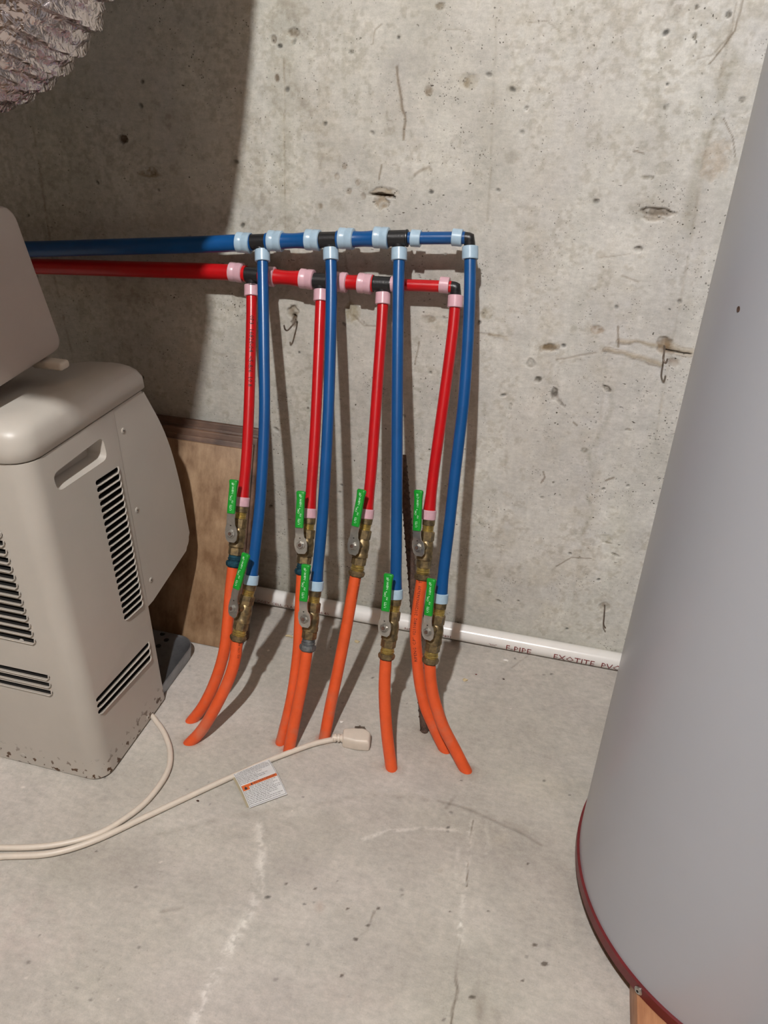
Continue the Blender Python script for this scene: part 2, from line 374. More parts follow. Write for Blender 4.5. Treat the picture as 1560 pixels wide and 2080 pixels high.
def paint_wall(X, Z):
    n1 = vnoise(X, Z, 4, 5); n2 = vnoise(X, Z, 22, 5); n3 = vnoise(X, Z, 60, 4); n4 = vnoise(X, Z, 9, 5, .6, 1.6, .5)
    nr = vnoise(X, Z, 150, 3)
    k = 1 + (n1 - .5) * .26 + (n2 - .5) * .26 + (n3 - .5) * .16 + (n4 - .5) * .20
    col = np.stack([k, k * (1 + (n1 - .5) * .03), k * (1 + (n4 - .5) * .10)], -1)
    pale = np.clip((X + .45 + (n1 - .5) * .3) / .6, 0, 1); col *= (.90 + .17 * pale + .20 * pale * np.clip((.95 - Z) / .7, 0, 1))[..., None] * np.stack([np.ones_like(X), 1 + .014 * pale, .975 + .06 * pale], -1)  # colour lifted to the right and lower right, standing in for stronger light
    h = (n2 - .5) * .0016 + (n1 - .5) * .003 + (nr - .5) * .0005
    def stain(mask, c, amt=1.0):
        nonlocal col
        m_ = (mask * amt)[..., None]; col = col * (1 - m_) + col * np.array(c) * m_
    # brownish film low down and to the left, greenish-grey patches
    stain(np.clip((n4 - .50) * 6, 0, 1) * np.clip((n2 - .3) * 3, 0, 1), (.84, .82, .77), .8)
    stain(np.clip((n3 * .5 + n1 * .5 - .53) * 14, 0, 1) * np.clip((nr - .4) * 5, 0, 1), (.72, .69, .64), .6)
    # vertical form board joints (faint grooves with grime)
    for pts, w, a in (([(-0.9337,0.9709),(-0.9339,0.9280),(-0.9438,0.6456),(-0.9340,0.4766)], .004, .5), ([(-0.4818,1.0058),(-0.4848,0.8850),(-0.4869,0.7588)], .0022, .45), ([(-0.1689,1.0626),(-0.1642,0.9853),(-0.1546,0.7989)], .0028, .35),
                      ([(0.1376,1.1013),(0.1417,0.9185),(0.1520,0.6771),(0.1604,0.4698)], .0035, .25), ([(0.0583,0.6275),(0.0730,0.3615),(0.0795,0.0919)], .004, .15), ([(-0.0872,0.4707),(-0.0678,0.2325)], .003, .1)):
        d = seg_dist(X + (n2 - .5) * .006, Z, pts); g = np.clip(1 - d / w, 0, 1) * np.clip((n3 - .25) * 3, 0, 1)
        stain(g, (.62, .56, .48), a * 1.4); h -= g * .0012
        g2 = np.clip(1 - d / (w * 6), 0, 1); stain(g2 * np.clip((n2 - .4) * 4, 0, 1), (.80, .77, .72), a)
    # cracks and scratches
    for pts, w, a in (([(-0.3084,1.0001),(-0.3055,0.9864),(-0.2992,0.9611),(-0.2927,0.9354),(-0.2928,0.9068)], .0020, .8), ([(-0.3449,1.0286),(-0.3417,1.0469),(-0.3324,1.0543)], .0011, .5), ([(-0.3262,0.8693),(-0.3295,0.8479)], .0016, .7),
                      ([(-0.2391,1.0494),(-0.2217,1.0510),(-0.2060,1.0466)], .0011, .35), ([(-0.2504,0.5971),(-0.2568,0.5572)], .0016, .6), ([(-0.0200,0.5922),(0.0400,0.6124)], .0016, .5), ([(0.0668,0.6572),(0.0742,0.6245)], .0015, .8),
                      ([(-0.3695,0.6312),(-0.3481,0.6148),(-0.3177,0.6163)], .0015, .5), ([(-0.3438,0.6169),(-0.3527,0.6245)], .0015, .4), ([(-0.1233,1.0608),(-0.1001,1.0619),(-0.0783,1.0487)], .0011, .4), ([(-0.2734,0.8584),(-0.2630,0.8660),(-0.2510,0.8716),(-0.2476,0.8662)], .0022, .5),
                      ([(0.1378,1.0881),(0.1403,1.0530),(0.1241,1.0303),(0.1037,1.0241)], .0010, .4), ([(0.0229,0.7599),(0.0649,0.7692)], .0010, .35), ([(0.0579,0.7358),(0.0841,0.7286)], .0014, .5),
                      ([(-0.1535,0.6247),(-0.1044,0.6234)], .0016, .45), ([(-0.3845,0.7318),(-0.3790,0.6964),(-0.3730,0.6309)], .0015, .35)):
        d = seg_dist(X + (n3 - .5) * .004, Z + (n2 - .5) * .004, pts); g = np.clip(1.4 - d / w, 0, 1); stain(g, (.42, .34, .26), a); h -= g * a * .0012
    # the broken horizontal ledge by the right-hand wire
    for pts, w, a in (([(0.0722,0.6355),(0.1046,0.6367),(0.1393,0.6319),(0.1551,0.6273)], .0036, .9), ([(0.0556,0.6207),(0.0793,0.6170),(0.1092,0.6123),(0.1425,0.6048)], .0042, .9), ([(0.1434,0.6371),(0.1657,0.6301),(0.1822,0.6288)], .0070, .9),
                      ([(-0.0449,0.6110),(-0.0219,0.6169)], .0045, .8), ([(-0.1322,0.6245),(-0.1122,0.6209),(-0.1038,0.6177)], .003, .5)):
        d = seg_dist(X + (n3 - .5) * .003, Z + (n3 - .5) * .006, pts); g = np.clip(1.3 - d / w, 0, 1); stain(g, (.74, .66, .55), a)
        e = np.clip(1.2 - np.abs(d - w) / .0012, 0, 1) * (Z < 9); stain(e * np.clip((n3 - .35) * 3, 0, 1), (.42, .33, .25), .55 * a); h += g * .0025 * (n3 - .2)
    d = seg_dist(X, Z + (n3 - .5) * .003, [(0.1452,0.6285),(0.1588,0.6277),(0.1827,0.6265)]); g = np.clip(1.4 - d / .0014, 0, 1); stain(g, (.12, .09, .07), 1); h -= g * .004
    # form tie pockets
    def pocket(cx, cz, rx, rz, depth, c, a, ang=0):
        nonlocal h
        g = ell(X, Z, cx, cz, rx * 1.08, rz * 1.08, ang, .22, n3 * .5 + nr * .9 - .2); g2 = g * np.clip(.45 + (nr - .3) * 1.8, .2, 1); stain(g2, c, min(1, a * 1.15)); h -= g * depth * (.3 + 1.4 * nr)
    pocket(-0.3209,0.8299, .022, .0075, .002, (.75, .66, .55), .9)
    pocket(-0.3223,0.8254, .020, .0030, .007, (.22, .16, .11), 1)
    pocket(-0.3244,0.8151, .012, .011, .003, (.62, .53, .43), .9)
    pocket(0.0920,0.8301, .026, .006, .004, (.50, .45, .40), .9)
    pocket(0.0868,0.8215, .014, .005, .003, (.62, .56, .5), .8)
    pocket(0.0822,0.8341, .03, .016, .0, (.80, .78, .75), .8)
    pocket(-0.7267,0.8316, .022, .006, .001, (.62, .55, .46), .8)
    pocket(-0.7197,0.8366, .010, .008, .001, (.6, .52, .44), .7)
    pocket(-0.7676,0.8832, .008, .0075, .004, (.28, .22, .17), 1, .6)
    pocket(-0.4765,0.6254, .010, .012, .004, (.62, .56, .48), .9)
    pocket(-0.4759,0.6099, .005, .012, .006, (.25, .18, .13), 1)
    pocket(-0.3704,0.6354, .013, .018, .001, (.70, .65, .52), .8)
    pocket(0.1420,0.6369, .012, .014, .003, (.60, .50, .40), .9)
    pocket(0.1608,0.6110, .009, .008, .001, (.60, .52, .46), .7)
    pocket(0.1568,0.9036, .020, .026, .001, (.82, .74, .66), .8)
    pocket(0.1370,0.1257, .010, .010, .002, (.6, .55, .5), .8)
    pocket(-0.0341,0.6130, .013, .007, .002, (.52, .44, .34), .9)
    pocket(0.0354,0.6491, .012, .008, .001, (.68, .56, .46), .8)
    pocket(-0.0150,0.5345, .006, .012, .004, (.30, .28, .26), .9)
    pocket(-0.0059,0.5225, .014, .003, .002, (.5, .46, .42), .8, -.7)
    pocket(-0.0455,0.5541, .005, .004, .002, (.4, .38, .34), .8)
    pocket(-0.0605,0.5823, .007, .008, .002, (.5, .48, .45), .9)
    pocket(0.0679,0.5538, .009, .004, .003, (.35, .33, .30), .9, -.6)
    pocket(0.0757,0.7766, .006, .004, .003, (.30, .28, .26), .9)
    pocket(-0.4654,1.0396, .010, .006, .002, (.5, .44, .38), .8)
    pocket(-0.4973,1.0307, .004, .005, .002, (.35, .28, .22), .9); pocket(-0.4937,0.9809, .004, .006, .001, (.4, .32, .26), .8)
    pocket(-0.2589,0.9717, .006, .007, .001, (.5, .42, .34), .8); pocket(-0.2496,1.0771, .007, .005, .001, (.5, .45, .38), .8)
    pocket(-0.1420,0.6570, .011, .010, .001, (.70, .66, .58), .9); pocket(-0.2360,0.6383, .013, .007, .001, (.62, .58, .52), .8)
    pocket(-0.2006,0.9871, .016, .010, .001, (.78, .74, .66), .7); pocket(-0.2033,0.9851, .005, .006, .001, (.55, .48, .36), .8)
    for cx, cz in (-0.3857,0.8623, -0.3986,0.8480, -0.3637,0.8422, -0.3780,0.8276, -0.3544,0.8226, -0.4258,0.8022, -0.4259,0.7925) if False else ((-0.3857,0.8637), (-0.3986,0.8480), (-0.3637,0.8422), (-0.3780,0.8276), (-0.3544,0.8226), (-0.4258,0.8022)):
        pocket(cx, cz, .0045, .0055, .001, (.68, .62, .56), .8)
    for pts, w, a in (([(0.0748,0.5547),(0.0815,0.5210),(0.0745,0.4826),(0.0626,0.4507)], .006, .5), ([(0.0561,0.4451),(0.0668,0.3995),(0.0679,0.3507),(0.0819,0.3281),(0.0765,0.2860),(0.0656,0.2662),(0.0771,0.2546)], .0042, .55), ([(-0.0718,0.4115),(-0.1043,0.3870)], .008, .15),
                      ([(0.1512,1.0255),(0.1366,0.9490),(0.1335,0.9055),(0.1361,0.8638),(0.1384,0.8068)], .012, .45), ([(0.1045,0.9626),(0.1092,0.9104)], .0016, .5), ([(0.0569,1.0369),(0.0635,0.9819),(0.0778,0.9339)], .008, .28), ([(0.0589,1.0786),(0.0685,1.0568)], .006, .3), ([(0.0182,1.0556),(0.0421,1.0047)], .006, .25)):
        d = seg_dist(X + (n3 - .5) * .006, Z + (n2 - .5) * .006, pts); stain(np.clip(1.2 - d / w, 0, 1) * np.clip((n3 - .22) * 2.6, 0, 1), (.66, .65, .58), a)
    for pts, w in (([(0.1449,1.0909),(0.1444,1.0586),(0.1345,1.0391),(0.1218,1.0189)], .0009), ([(0.1542,0.9558),(0.1714,0.9324),(0.1811,0.9081)], .0008), ([(0.1902,0.2338),(0.2141,0.0630)], .0009), ([(0.0362,0.1976),(0.0598,0.2221),(0.0949,0.2268)], .0010), ([(0.0442,0.9101),(0.0585,0.9064)], .0010), ([(0.0238,0.4881),(0.0302,0.4836)], .0016), ([(-0.0142,0.3885),(-0.0101,0.3774),(-0.0139,0.3669)], .0014), ([(0.0938,0.3884),(0.1059,0.3961)], .0016)):
        d = seg_dist(X + (n3 - .5) * .002, Z, pts); stain(np.clip(1.6 - d / w, 0, 1), (.42, .36, .30), .8)
    pocket(0.0495,0.4395, .0058, .0052, .001, (.52, .50, .45), .9)
    pocket(0.1136,0.2731, .0115, .0085, .001, (.80, .79, .74), .8); pocket(0.1167,0.2652, .010, .0022, .001, (.55, .52, .46), .8)
    pocket(-0.0442,0.5569, .0055, .0048, .002, (.38, .36, .32), .95); pocket(-0.0849,0.5030, .0026, .0060, .002, (.42, .40, .36), .9); pocket(0.0064,0.3702, .0028, .0024, .001, (.4, .38, .34), .9)
    pocket(-0.0090,0.3367, .003, .0022, .002, (.3, .28, .25), .9); pocket(0.1141,0.4865, .0055, .0020, .002, (.32, .3, .27), .9); pocket(0.1364,0.2425, .008, .0022, .002, (.40, .38, .34), .9, -.4)
    pocket(0.1321,1.0746, .004, .004, .002, (.3, .29, .27), .9); pocket(0.0909,1.0819, .003, .003, .002, (.35, .33, .3), .9); pocket(0.0963,1.0492, .003, .004, .002, (.4, .38, .34), .9)
    pocket(0.1727,0.9786, .004, .003, .002, (.3, .28, .25), .9); pocket(0.0759,0.9656, .004, .004, .001, (.42, .4, .36), .8); pocket(0.0706,0.8754, .010, .003, .001, (.55, .52, .46), .8)
    pocket(0.0645,1.0814, .010, .014, .0, (.76, .74, .72), .7); pocket(0.0887,0.8901, .012, .010, .0, (.80, .78, .74), .7)
    # honeycomb patches
    for cx, cz, r, c in ((-0.1699,0.9506, .05, .84), (-0.1369,0.9740, .04, .86), (-0.4494,0.9417, .06, .86), (-0.3172,0.9409, .05, .90), (-0.0331,1.0543, .07, .93), (0.0523,0.2119, .07, .88), (-0.4624,1.0683, .05, .86),
                         (-0.2707,0.6247, .04, .88), (-0.0787,0.1402, .08, .88), (0.1508,0.6998, .04, .88), (-0.6923,0.9171, .05, .85), (-0.8194,0.8444, .06, .85), (-0.7957,0.6237, .06, .85), (-0.0025,0.9108, .04, .9), (-0.0324,0.4413, .07, .93)):
        stain(ell(X, Z, cx, cz, r, r * .8, .4, .8, n2) * np.clip((n3 - .3) * 2.5, 0, 1), (c, c * .985, c * .965), 1)
    # greyer towards the floor, with a darker brownish strip at the very bottom
    low = np.clip((.22 - Z) / .2, 0, 1) * (.4 + .6 * n4); stain(low, (.84, .85, .80), .9)
    stain(np.clip((.035 - Z) / .03, 0, 1) * n2, (.6, .55, .5), .8)
    # scattered real pits
    r2 = np.random.RandomState(11)
    for _ in range(110):
        cx = r2.uniform(-1.05, .35); cz = r2.uniform(.03, 1.2); s = r2.uniform(.0022, .0042)
        i0 = (np.abs(X[:, 0] - cx) < .02).nonzero()[0]; j0 = (np.abs(Z[0] - cz) < .02).nonzero()[0]
        if len(i0) == 0 or len(j0) == 0: continue
        a, b = slice(i0[0], i0[-1] + 1), slice(j0[0], j0[-1] + 1)
        g = ell(X[a, b], Z[a, b], cx, cz, s * r2.uniform(.8, 1.8), s, r2.uniform(-1, 1), .5); h[a, b] -= g * .003
        col[a, b] *= (1 - g * r2.uniform(.3, .75))[..., None]
    return np.clip(col, .03, 1.4), h

def paint_floor(X, Y):
    n1 = vnoise(X, Y, 3.3, 5); n2 = vnoise(X, Y, 18, 5); n3 = vnoise(X, Y, 70, 4); nr = vnoise(X, Y, 170, 3); n4 = vnoise(X, Y, 7, 4, .6, .6, 1.4)
    k = 1 + (n1 - .5) * .30 + (n2 - .5) * .13 + (n3 - .5) * .07
    col = np.stack([k, k * (1 + (n4 - .5) * .05), k * (1 + (n1 - .5) * .08)], -1)
    h = (n2 - .5) * .0012 + (n1 - .5) * .002
    def stain(mask, c, amt=1.0):
        nonlocal col
        m_ = (mask * amt)[..., None]; col = col * (1 - m_) + col * np.array(c) * m_
    # trowel edge: a darker pour inside a broad arc
    arc = [(-0.4956,-0.6103),(-0.3864,-0.5380),(-0.2777,-0.4848),(-0.1941,-0.4409),(-0.1168,-0.4285),(-0.0465,-0.4259),(0.0320,-0.4412),(0.1289,-0.4669)]
    d = seg_dist(X, Y + (n2 - .5) * .01, arc); g = np.clip(1 - d / .010, 0, 1) * np.clip((n3 - .3) * 3, 0, 1); stain(g, (.80, .78, .76), .8); h -= g * .0008
    ya = np.interp(X, [p[0] for p in arc], [p[1] for p in arc]); below = np.clip((ya - Y) / .03, 0, 1) * np.clip((Y - ya + .16) / .12, 0, 1); stain(below * (X > -.6), (.90, .895, .88), .9)
    ring = np.clip((.03 - np.abs(Y + .41)) / .03, 0, 1)
    # chalky line on the left
    for pts, w, amt in (([(-0.3472,-0.5453),(-0.3215,-0.5909),(-0.3056,-0.6549),(-0.3075,-0.7138),(-0.3130,-0.7653),(-0.3151,-0.8001),(-0.3126,-0.8316)], .0080, .75), ([(-0.1896,-0.5281),(-0.1545,-0.5020),(-0.1056,-0.4816),(-0.0543,-0.4714),(-0.0306,-0.4683)], .0035, .6),
                        ([(-0.0365,-0.4497),(-0.0338,-0.4959),(-0.0300,-0.5331),(-0.0268,-0.5914),(-0.0255,-0.6276)], .0045, .5), ([(-0.0172,-0.4414),(-0.0092,-0.4712),(-0.0087,-0.5018)], .0035, .35), ([(-0.0493,-0.5004),(-0.0451,-0.5333),(-0.0371,-0.5634)], .003, .3), ([(-0.0247,-0.6203),(-0.0244,-0.6379)], .009, .6)):
        d = seg_dist(X + (n2 - .5) * .008, Y, pts); g = np.clip(1.25 - d / w, 0, 1) * np.clip((n3 * .45 + nr * .55 - .43) * 9, 0, 1); stain(g, (1.42, 1.45, 1.48), min(1, amt * 1.1))
    for pts, w, amt in (([(-0.0339,-0.4471),(-0.0343,-0.4784),(-0.0305,-0.5165),(-0.0263,-0.5603)], .0014, .7), ([(-0.0231,-0.6375),(-0.0207,-0.6675),(-0.0199,-0.6901),(-0.0143,-0.7043),(-0.0165,-0.7203),(-0.0150,-0.7465)], .0018, .85), ([(-0.0580,-0.3791),(-0.0692,-0.4078),(-0.0799,-0.4356)], .0030, .5),
                        ([(-0.3829,-0.6858),(-0.3552,-0.6749),(-0.3293,-0.6676)], .003, .3), ([(-0.4184,-0.7092),(-0.3956,-0.6968)], .003, .3), ([(-0.0938,-0.4249),(-0.0465,-0.4259),(0.0015,-0.4388),(0.0402,-0.4480),(0.0709,-0.4617)], .0028, .35), ([(-0.1427,-0.6315),(-0.1449,-0.6611),(-0.1569,-0.6785),(-0.1717,-0.6963)], .0016, .5),
                        ([(-0.0066,-0.0260),(0.0352,-0.0023)], .002, .3), ([(-0.0160,-0.0746),(0.0130,-0.0278)], .002, .3)):
        d = seg_dist(X + (n3 - .5) * .004, Y, pts); g = np.clip(1.3 - d / w, 0, 1) * np.clip((n2 - .25) * 3, 0, 1); stain(g, (.34, .29, .25), min(1, amt * 1.25)); h -= g * .0015
    for cx, cy, rx, ry, ang, c, amt in ((0.0160,-0.7203, .012, .035, .2, (.55, .5, .45), .6), (0.0325,-0.7305, .012, .02, 0, (.5, .45, .4), .6), (-0.2166,-0.6471, .010, .012, 0, (.88, .78, .74), .8), (-0.0666,-0.5460, .007, .007, 0, (.80, .72, .68), .8),
                                        (-0.1316,-0.7431, .06, .03, 0, (.90, .86, .86), .8), (-0.5221,-0.5629, .12, .05, .3, (.94, .93, .92), .8), (-0.6049,-0.7761, .12, .08, 0, (.95, .89, .90), .8), (0.0123,-0.4651, .02, .02, 0, (1.1, 1.08, 1.04), .6),
                                        (-0.6609,-0.6576, .05, .008, .5, (1.14, 1.14, 1.15), .7), (-0.6774,-0.6170, .03, .006, -.9, (1.14, 1.14, 1.15), .7), (0.0626,-0.3545, .10, .06, 0, (1.05, 1.04, 1.0), .8), (0.1589,-0.5830, .012, .05, 0, (.72, .68, .65), .6),
                                        (0.1687,-0.6113, .012, .02, 0, (.45, .4, .36), .6), (-0.1457,-0.2835, .022, .014, 0, (.50, .42, .36), .9), (-0.1267,-0.2995, .03, .02, 0, (.70, .64, .58), .7)):
        stain(ell(X, Y, cx, cy, rx, ry, ang, .8, n2) * np.clip((n3 - .2) * 2, 0, 1), c, amt)
    for (cx, cy), r in (([(-0.0424,-0.6047)][0], .0020), ([(0.0084,-0.5890)][0], .0018), ([(0.0539,-0.5001)][0], .0026), ([(-0.1784,-0.6386)][0], .0018), ([(-0.1597,-0.7265)][0], .0030), ([(0.0635,-0.6707)][0], .0028), ([(-0.2718,-0.6259)][0], .0024), ([(-0.2308,-0.6221)][0], .0022), ([(-0.1382,-0.6273)][0], .003), ([(-0.1455,-0.6542)][0], .0035), ([(-0.1556,-0.6761)][0], .0035), ([(0.0050,-0.7083)][0], .004), ([(0.0887,-0.6423)][0], .004), ([(0.0742,-0.6207)][0], .0035)):
        stain(ell(X, Y, cx, cy, r * 1.15, r * .75, .4, .3, nr), (.25, .22, .20), .9)
    # pinkish grout collars where the tubes leave the slab
    for cx, cy in ((-0.5388,-0.3749), (-0.5195,-0.4228), (-0.3734,-0.3823), (-0.3537,-0.3948), (-0.3058,-0.3532), (-0.1803,-0.3828), (-0.1034,-0.3182), (-0.0625,-0.3518)):
        stain(ell(X, Y, cx, cy, .030, .020, 0, .9, n2), (.82, .74, .70), .9); stain(ell(X, Y, cx, cy, .017, .012, 0, .5, n3), (.95, .62, .55), .7)
        h += ell(X, Y, cx, cy, .022, .016, 0, 1.0, n2) * .002
    r2 = np.random.RandomState(5)
    for _ in range(120):
        cx = r2.uniform(-.9, .4); cy = r2.uniform(-.9, -.03); s = r2.uniform(.0016, .0034)
        i0 = (np.abs(X[:, 0] - cx) < .012).nonzero()[0]; j0 = (np.abs(Y[0] - cy) < .012).nonzero()[0]
        if len(i0) == 0 or len(j0) == 0: continue
        a, b = slice(i0[0], i0[-1] + 1), slice(j0[0], j0[-1] + 1)
        g = ell(X[a, b], Y[a, b], cx, cy, s * r2.uniform(.8, 1.8), s, r2.uniform(-1, 1), .5)
        col[a, b] *= (1 - g * (r2.uniform(.3, .7) if r2.rand() < .8 else -.35))[..., None]
    return np.clip(col, .03, 1.6), h

# ------------------------------------------------------------------ setting
RX0, RX1, RY0, RZ1 = -2.3, 1.9, -3.0, 2.70
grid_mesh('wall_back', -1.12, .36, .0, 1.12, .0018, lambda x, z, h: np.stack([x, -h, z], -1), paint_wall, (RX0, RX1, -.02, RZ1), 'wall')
bm = bmesh.new()
grid_mesh('floor', -.96, .40, -.94, 0.0, .0021, lambda x, y, h: np.stack([x, y, h], -1), paint_floor, (RX0, RX1, RY0, .02), 'floor')
for nm, lo, hi in (('wall_left', (RX0 - .1, RY0, 0), (RX0, 0, RZ1)), ('wall_right', (RX1, RY0, 0), (RX1 + .1, 0, RZ1)), ('wall_front', (RX0, RY0 - .1, 0), (RX1, RY0, RZ1)), ('ceiling', (RX0, RY0, RZ1), (RX1, 0, RZ1 + .1))):
    tag(box(nm, lo, hi, 'plaster' if nm == 'ceiling' else 'room'), kind='structure')

# ------------------------------------------------------------------ overhead bulb and an added fill light (out of frame)
def bulb(loc, power, r, label):
    t = thing('ceiling_bulb', label, 'light bulb', loc)
    bm = bmesh.new(); bmesh.ops.create_uvsphere(bm, u_segments=20, v_segments=12, radius=r, matrix=Matrix.Translation(loc))
    m = M['bulb'].copy(); m.node_tree.nodes['Principled BSDF'].inputs['Emission Strength'].default_value = power / (4 * math.pi * math.pi * r * r)
    obj('bulb_glass', bm, m, t)
    lathe('lampholder', (loc[0], loc[1], RZ1), (loc[0], loc[1], loc[2] + r * .9), [(0, .06), (.02, .06), (.05, .03), (RZ1 - loc[2] - r * .9, .02)], 'porcelain', t)
bulb(LAMP, LAMP_POWER, .032, 'bare bulb in a porcelain holder nearest the pipe wall')
t = thing('added_fill_light', 'added fill light of two tubes, unseen above the grey tank', 'fill light', FILL_POS)  # invented fixture, a cool fill for the right-hand side
box('fill_housing', FILL_POS + Vector((-.07, -.62, 0)), FILL_POS + Vector((.07, .62, .049)), 'porcelain', t, .004)
tm = mat('fill_tube', (1, 1, 1), .5, emit=(FILL_COLOR, FILL_STRENGTH))
for dx in (-.035, .035):
    lathe('tube', FILL_POS + Vector((dx, -.6, -.022)), FILL_POS + Vector((dx, .6, -.022)), [(0, .014), (.001, .016), (1.199, .016), (1.2, .014)], tm, t, 16)

# ------------------------------------------------------------------ pipe fittings
def ring(P, d, r, w, m, parent, ridges=True, name='crimp_ring'):
    P = V(P); d = V(d).normalized(); a = P - d * w / 2; b = P + d * w / 2
    prof = [(0, r * .93), (.0008, r), (w * .36, r), (w * .40, r * .965), (w * .52, r * .965), (w * .56, r * 1.01), (w - .001, r * 1.01), (w, r * .93)] if ridges else [(0, r * .94), (.0008, r), (w - .0008, r), (w, r * .94)]
    return lathe(name, a, b, prof, m, parent, 28)

def header(kind, label, pipe_m, ring_m, supply, R, tees, thin, elbow, big_rings, thin_rings):
    """supply: points of the long pipe; tees: list of (centre, down direction)"""
    t = thing(kind + '_header', label, 'pipe manifold', elbow)
    tube('supply_pipe', supply, R, pipe_m, t, 24, .02)
    pts = [V(c) for c, _ in tees]
    for (a, da), (b, db) in zip(tees, tees[1:]):
        a, b = V(a), V(b); d = (b - a).normalized(); L = (b - a).length
        bm = bmesh.new(); add_sweep(bm, smooth_path([a + d * .014, b - d * .014], .002), lambda u: R * (1 - .14 * math.sin(math.pi * min(1, max(0, (u - .22) / .56)))) * (1 if .12 < u < .88 else 1.0), 24)
        obj('header_pipe', bm, pipe_m, t)
    last = V(tees[-1][0]); e = V(elbow); d = (e - last).normalized()
    tube('header_pipe', [last + d * .012, e - d * .006], thin, pipe_m, t, 20, .01)
    for c, dd in tees:
        c = V(c); i = pts.index(c); d = ((pts[i + 1] - c) if i < 2 else (c - pts[i - 1])).normalized()
        bm = bmesh.new()
        add_lathe(bm, c - d * .017, c + d * .017, [(0, R * .80), (.001, R * .96), (.003, R * .98), (.004, R * .90), (.030, R * .90), (.031, R * .98), (.033, R * .96), (.034, R * .8)], 24)
        dd = V(dd).normalized(); add_lathe(bm, c, c + dd * .024, [(0, thin * 1.05), (.014, thin * 1.05), (.015, thin * 1.15), (.0165, thin * 1.1)], 20)
        obj('tee', bm, 'black', t)
    bm = bmesh.new(); dn = V(tees[-1][1]).normalized()
    add_sweep(bm, smooth_path([e - d * .014, e - d * .004, e + d * .0015 + dn * .0015, e + dn * .004, e + dn * .016], .002), thin * .92, 20)
    obj('elbow', bm, 'black', t)
    for p, dr in big_rings: ring(p, dr, R * 1.20, .0235, ring_m, t)
    for p, dr in thin_rings: ring(p, dr, thin * 1.36, .0155, ring_m, t, False)
    return t

RH, RT = .0134, .0093
def lerpx(a, b, x):
    t = (x - a[0]) / (b[0] - a[0]); return tuple(a[i] + (b[i] - a[i]) * t for i in range(3))
DOWN = (0, -.30, -.95)
bt = [(-0.5148,-0.05,0.7487), (-0.3954,-0.05,0.7613), (-0.284,-0.05,0.7723)]; bel = (-0.1736,-0.05,0.7817)
header('blue', 'upper header pipe on the wall, blue with black tees and pale blue rings', 'blue', 'ring_blue',
       [(-1.1669,-0.05,0.682), (-0.9472,-0.05,0.7018), (-0.7618,-0.05,0.721), (-0.6063,-0.05,0.7375), (-0.5259,-0.05,0.7471)], RH, [(p, V(q) - V(p)) for p, q in zip(bt, ((-0.5071,-0.0542,0.7301), (-0.391,-0.0538,0.742), (-0.2799,-0.0536,0.7512)))], RT, bel,
       [((-0.5398,-0.05,0.7452), (1, 0, 0)), ((-0.485,-0.05,0.7523), (1, 0, .02)), ((-0.4216,-0.05,0.7588), (1, 0, .02)), ((-0.3663,-0.05,0.7654), (1, 0, .02)), ((-0.3099,-0.05,0.771), (1, 0, .02))],
       [((-0.2553,-0.05,0.7745), (1, 0, 0)), ((-0.1916,-0.05,0.7806), (1, 0, 0))])
rt = [(-0.5374,-0.03,0.6902), (-0.4173,-0.03,0.6914), (-0.3117,-0.03,0.6956)]; rel = (-0.1918,-0.03,0.7021)
header('red', 'lower header pipe on the wall, red with black tees and pink rings', 'red', 'ring_pink',
       [(-1.1944,-0.03,0.6493), (-0.9539,-0.03,0.6676), (-0.7799,-0.03,0.6785), (-0.6201,-0.03,0.6885), (-0.548,-0.03,0.6908)], RH, [(p, V(q) - V(p)) for p, q in zip(rt, ((-0.5375,-0.0349,0.6667), (-0.4142,-0.0348,0.6702), (-0.3083,-0.034,0.6754)))], RT, rel,
       [((-0.5649,-0.03,0.6918), (1, 0, -.02)), ((-0.5083,-0.03,0.6904), (1, 0, -.02)), ((-0.4396,-0.03,0.6918), (1, 0, -.02)), ((-0.3825,-0.03,0.6922), (1, 0, -.02)), ((-0.3398,-0.03,0.6938), (1, 0, -.02))],
       [((-0.2896,-0.03,0.6968), (1, 0, 0)), ((-0.2093,-0.03,0.7035), (1, 0, 0))])

ORD = ['leftmost', 'second from left', 'third from left', 'rightmost']
def drop(color, i, header_pt, pts, top_ring, text=None):
    m, rm = ('blue', 'ring_blue') if color == 'blue' else ('red', 'ring_pink')
    t = thing(color + '_drop_pipe', {'blue': 'blue plastic pipe running down the wall from the upper header, %s of four', 'red': 'red plastic pipe running down the wall from the lower header, %s of four'}[color] % ORD[i], 'pipe', pts[-1], color + ' drop pipes')
    P = [V(p) for p in pts]
    sm = smooth_path(P, .008); n = len(sm)
    bm = bmesh.new(); flare = .028 / (sm[-1] - sm[0]).length
    add_sweep(bm, sm, lambda u: .0091 * (1 + .16 * max(0, 1 - (1 - u) / flare)), 20)
    obj('pipe', bm, m, t)
    ring(P[0] + (P[1] - P[0]).normalized() * .002, P[1] - P[0], .0124, .019, rm, t, False)
    d = (sm[-1] - sm[-4]).normalized(); ring(sm[-1] + d * .006, d, .0122, .016, rm, t, False)
    if text: text_on_tube('printing', text, .0105, pts, .0091, .045, (.45, -.85, .2), 'dark_ink', t)
    return t

